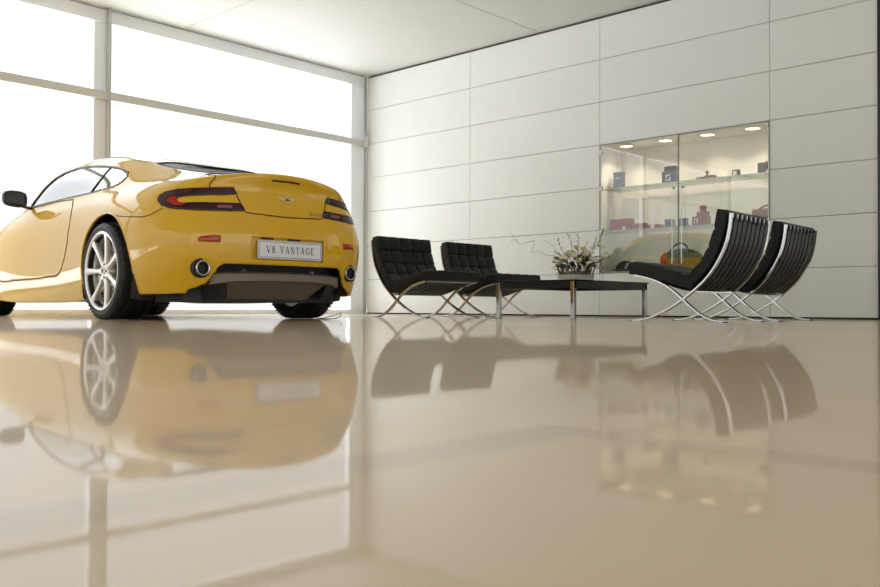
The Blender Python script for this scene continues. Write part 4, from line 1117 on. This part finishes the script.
r = empty('camera_case', (5.90, .17, S2), -.2, label='brown leather case with a crossed strap at the right end of the lower shelf', cat='case', group=G2)
bm = bmesh.new(); box(bm, -.10, .11, -.05, .05, 0, .13); bevel(obj('case_body', bm, m_brown, r), .02)
bm = bmesh.new(); sweep(bm, spline([(-.10, -.052, .02), (-.03, -.056, .10), (.06, -.05, .15), (.10, 0, .16)], 5), rectp(.010, .003), side=(0, 0, 1)); obj('strap', bm, m_red, r)
# cabinet floor: black cap with a pale stripe, and a red, teal and ochre bag
r = empty('black_cap', (4.25, .22, S0+.001), .3, label='black rounded cap with a pale grey stripe on the cabinet floor', cat='cap')
bm = bmesh.new(); lathe(bm, [(0, .115), (.03, .117), (.07, .105), (.105, .075), (.125, .035), (.13, 0)], 'z', 32); obj('crown', bm, m_dark, r, smooth=True)
bm = bmesh.new(); rows = []
for k in range(13):
    t = math.radians(-70+140*k/12); rows.append([bm.verts.new((rr*math.sin(t)*.95, -rr*math.cos(t)*(1 if rr < .15 else 1.0), zz)) for rr, zz in ((.108, .03), (.15, .026), (.19, .012), (.19, .007), (.15, .018), (.108, .022))])
for a, b in zip(rows, rows[1:]):
    for j in range(6): bm.faces.new((a[j], a[(j+1) % 6], b[(j+1) % 6], b[j]))
bm.faces.new(rows[0]); bm.faces.new(rows[-1][::-1]); obj('peak', bm, m_dark, r, smooth=False)
bm = bmesh.new(); sweep(bm, [(.118*math.sin(t)*0+.117*math.cos(t)*0 + .02+.05*math.sin(k_/6), -.121+.012*k_/6, .012+.017*k_) for k_, t in enumerate([0]*6)], rectp(.014, .003), side=(1, 0, 0)); obj('stripe', bm, mat('grey_stripe', (.45, .47, .47), .5), r)
m_teal = mat('teal_fabric', (.035, .10, .10), .5); m_ochre = mat('ochre_fabric', (.30, .17, .02), .5); m_orange = mat('orange_red', (.62, .07, .02), .45)
r = empty('travel_bag', (4.955, .19, S0), 0, label='holdall with red end, teal top, black arched handle, on the cabinet floor', cat='bag')
def barrel(x0, x1, k0, k1, z0, z1, m, nm):
    bm = bmesh.new(); rows = []
    for q in range(9):
        x = x0+(x1-x0)*q/8; e = math.sqrt(max(0, 1-(2*(k0+(k1-k0)*q/8)-1)**2*.75))
        rows.append([bm.verts.new((x, .10*e*math.cos(t), max(z0, min(z1, .115+.125*e*math.sin(t))))) for t in [2*PI*j/24 for j in range(24)]])
    for a, b in zip(rows, rows[1:]):
        for j in range(24): bm.faces.new((a[j], a[(j+1) % 24], b[(j+1) % 24], b[j]))
    bm.faces.new(rows[0][::-1]); bm.faces.new(rows[-1]); bmesh.ops.remove_doubles(bm, verts=bm.verts, dist=1e-5); return obj(nm, bm, m, r)
barrel(-.21, -.11, 0, .2, 0, .24, m_orange, 'red_end'); barrel(-.108, .25, .2, 1, .13, .24, m_teal, 'teal_top'); barrel(-.108, .25, .2, 1, .0, .128, m_ochre, 'ochre_base')
bm = bmesh.new(); sweep(bm, spline([(-.08, -.08, .20), (-.03, -.05, .27), (.04, -.04, .295), (.10, -.05, .27), (.15, -.08, .20)], 6), rectp(.009, .012, .003), side=(0, 0, 1)); obj('handle', bm, m_black, r, smooth=False)

# ============================================================ thin cable by the far rear tyre
bm = bmesh.new(); cxy = lambda X, Y: cam_floor(X, Y)
P = []
for X, Y, z in ((-.98, 7.05, .004), (-.90, 7.05, .004), (-.82, 7.1, .012), (-.80, 7.12, .045), (-.86, 7.12, .030), (-.93, 7.1, .010), (-1.0, 7.15, .004)):
    a, b = cxy(X, Y); P.append((a, b, z))
sweep(bm, spline(P, 5), circ(.003, 6)); tag(obj('floor_cable', bm, m_black, smooth=True), 'thin black cable curled on the floor behind the far rear tyre', 'cable')
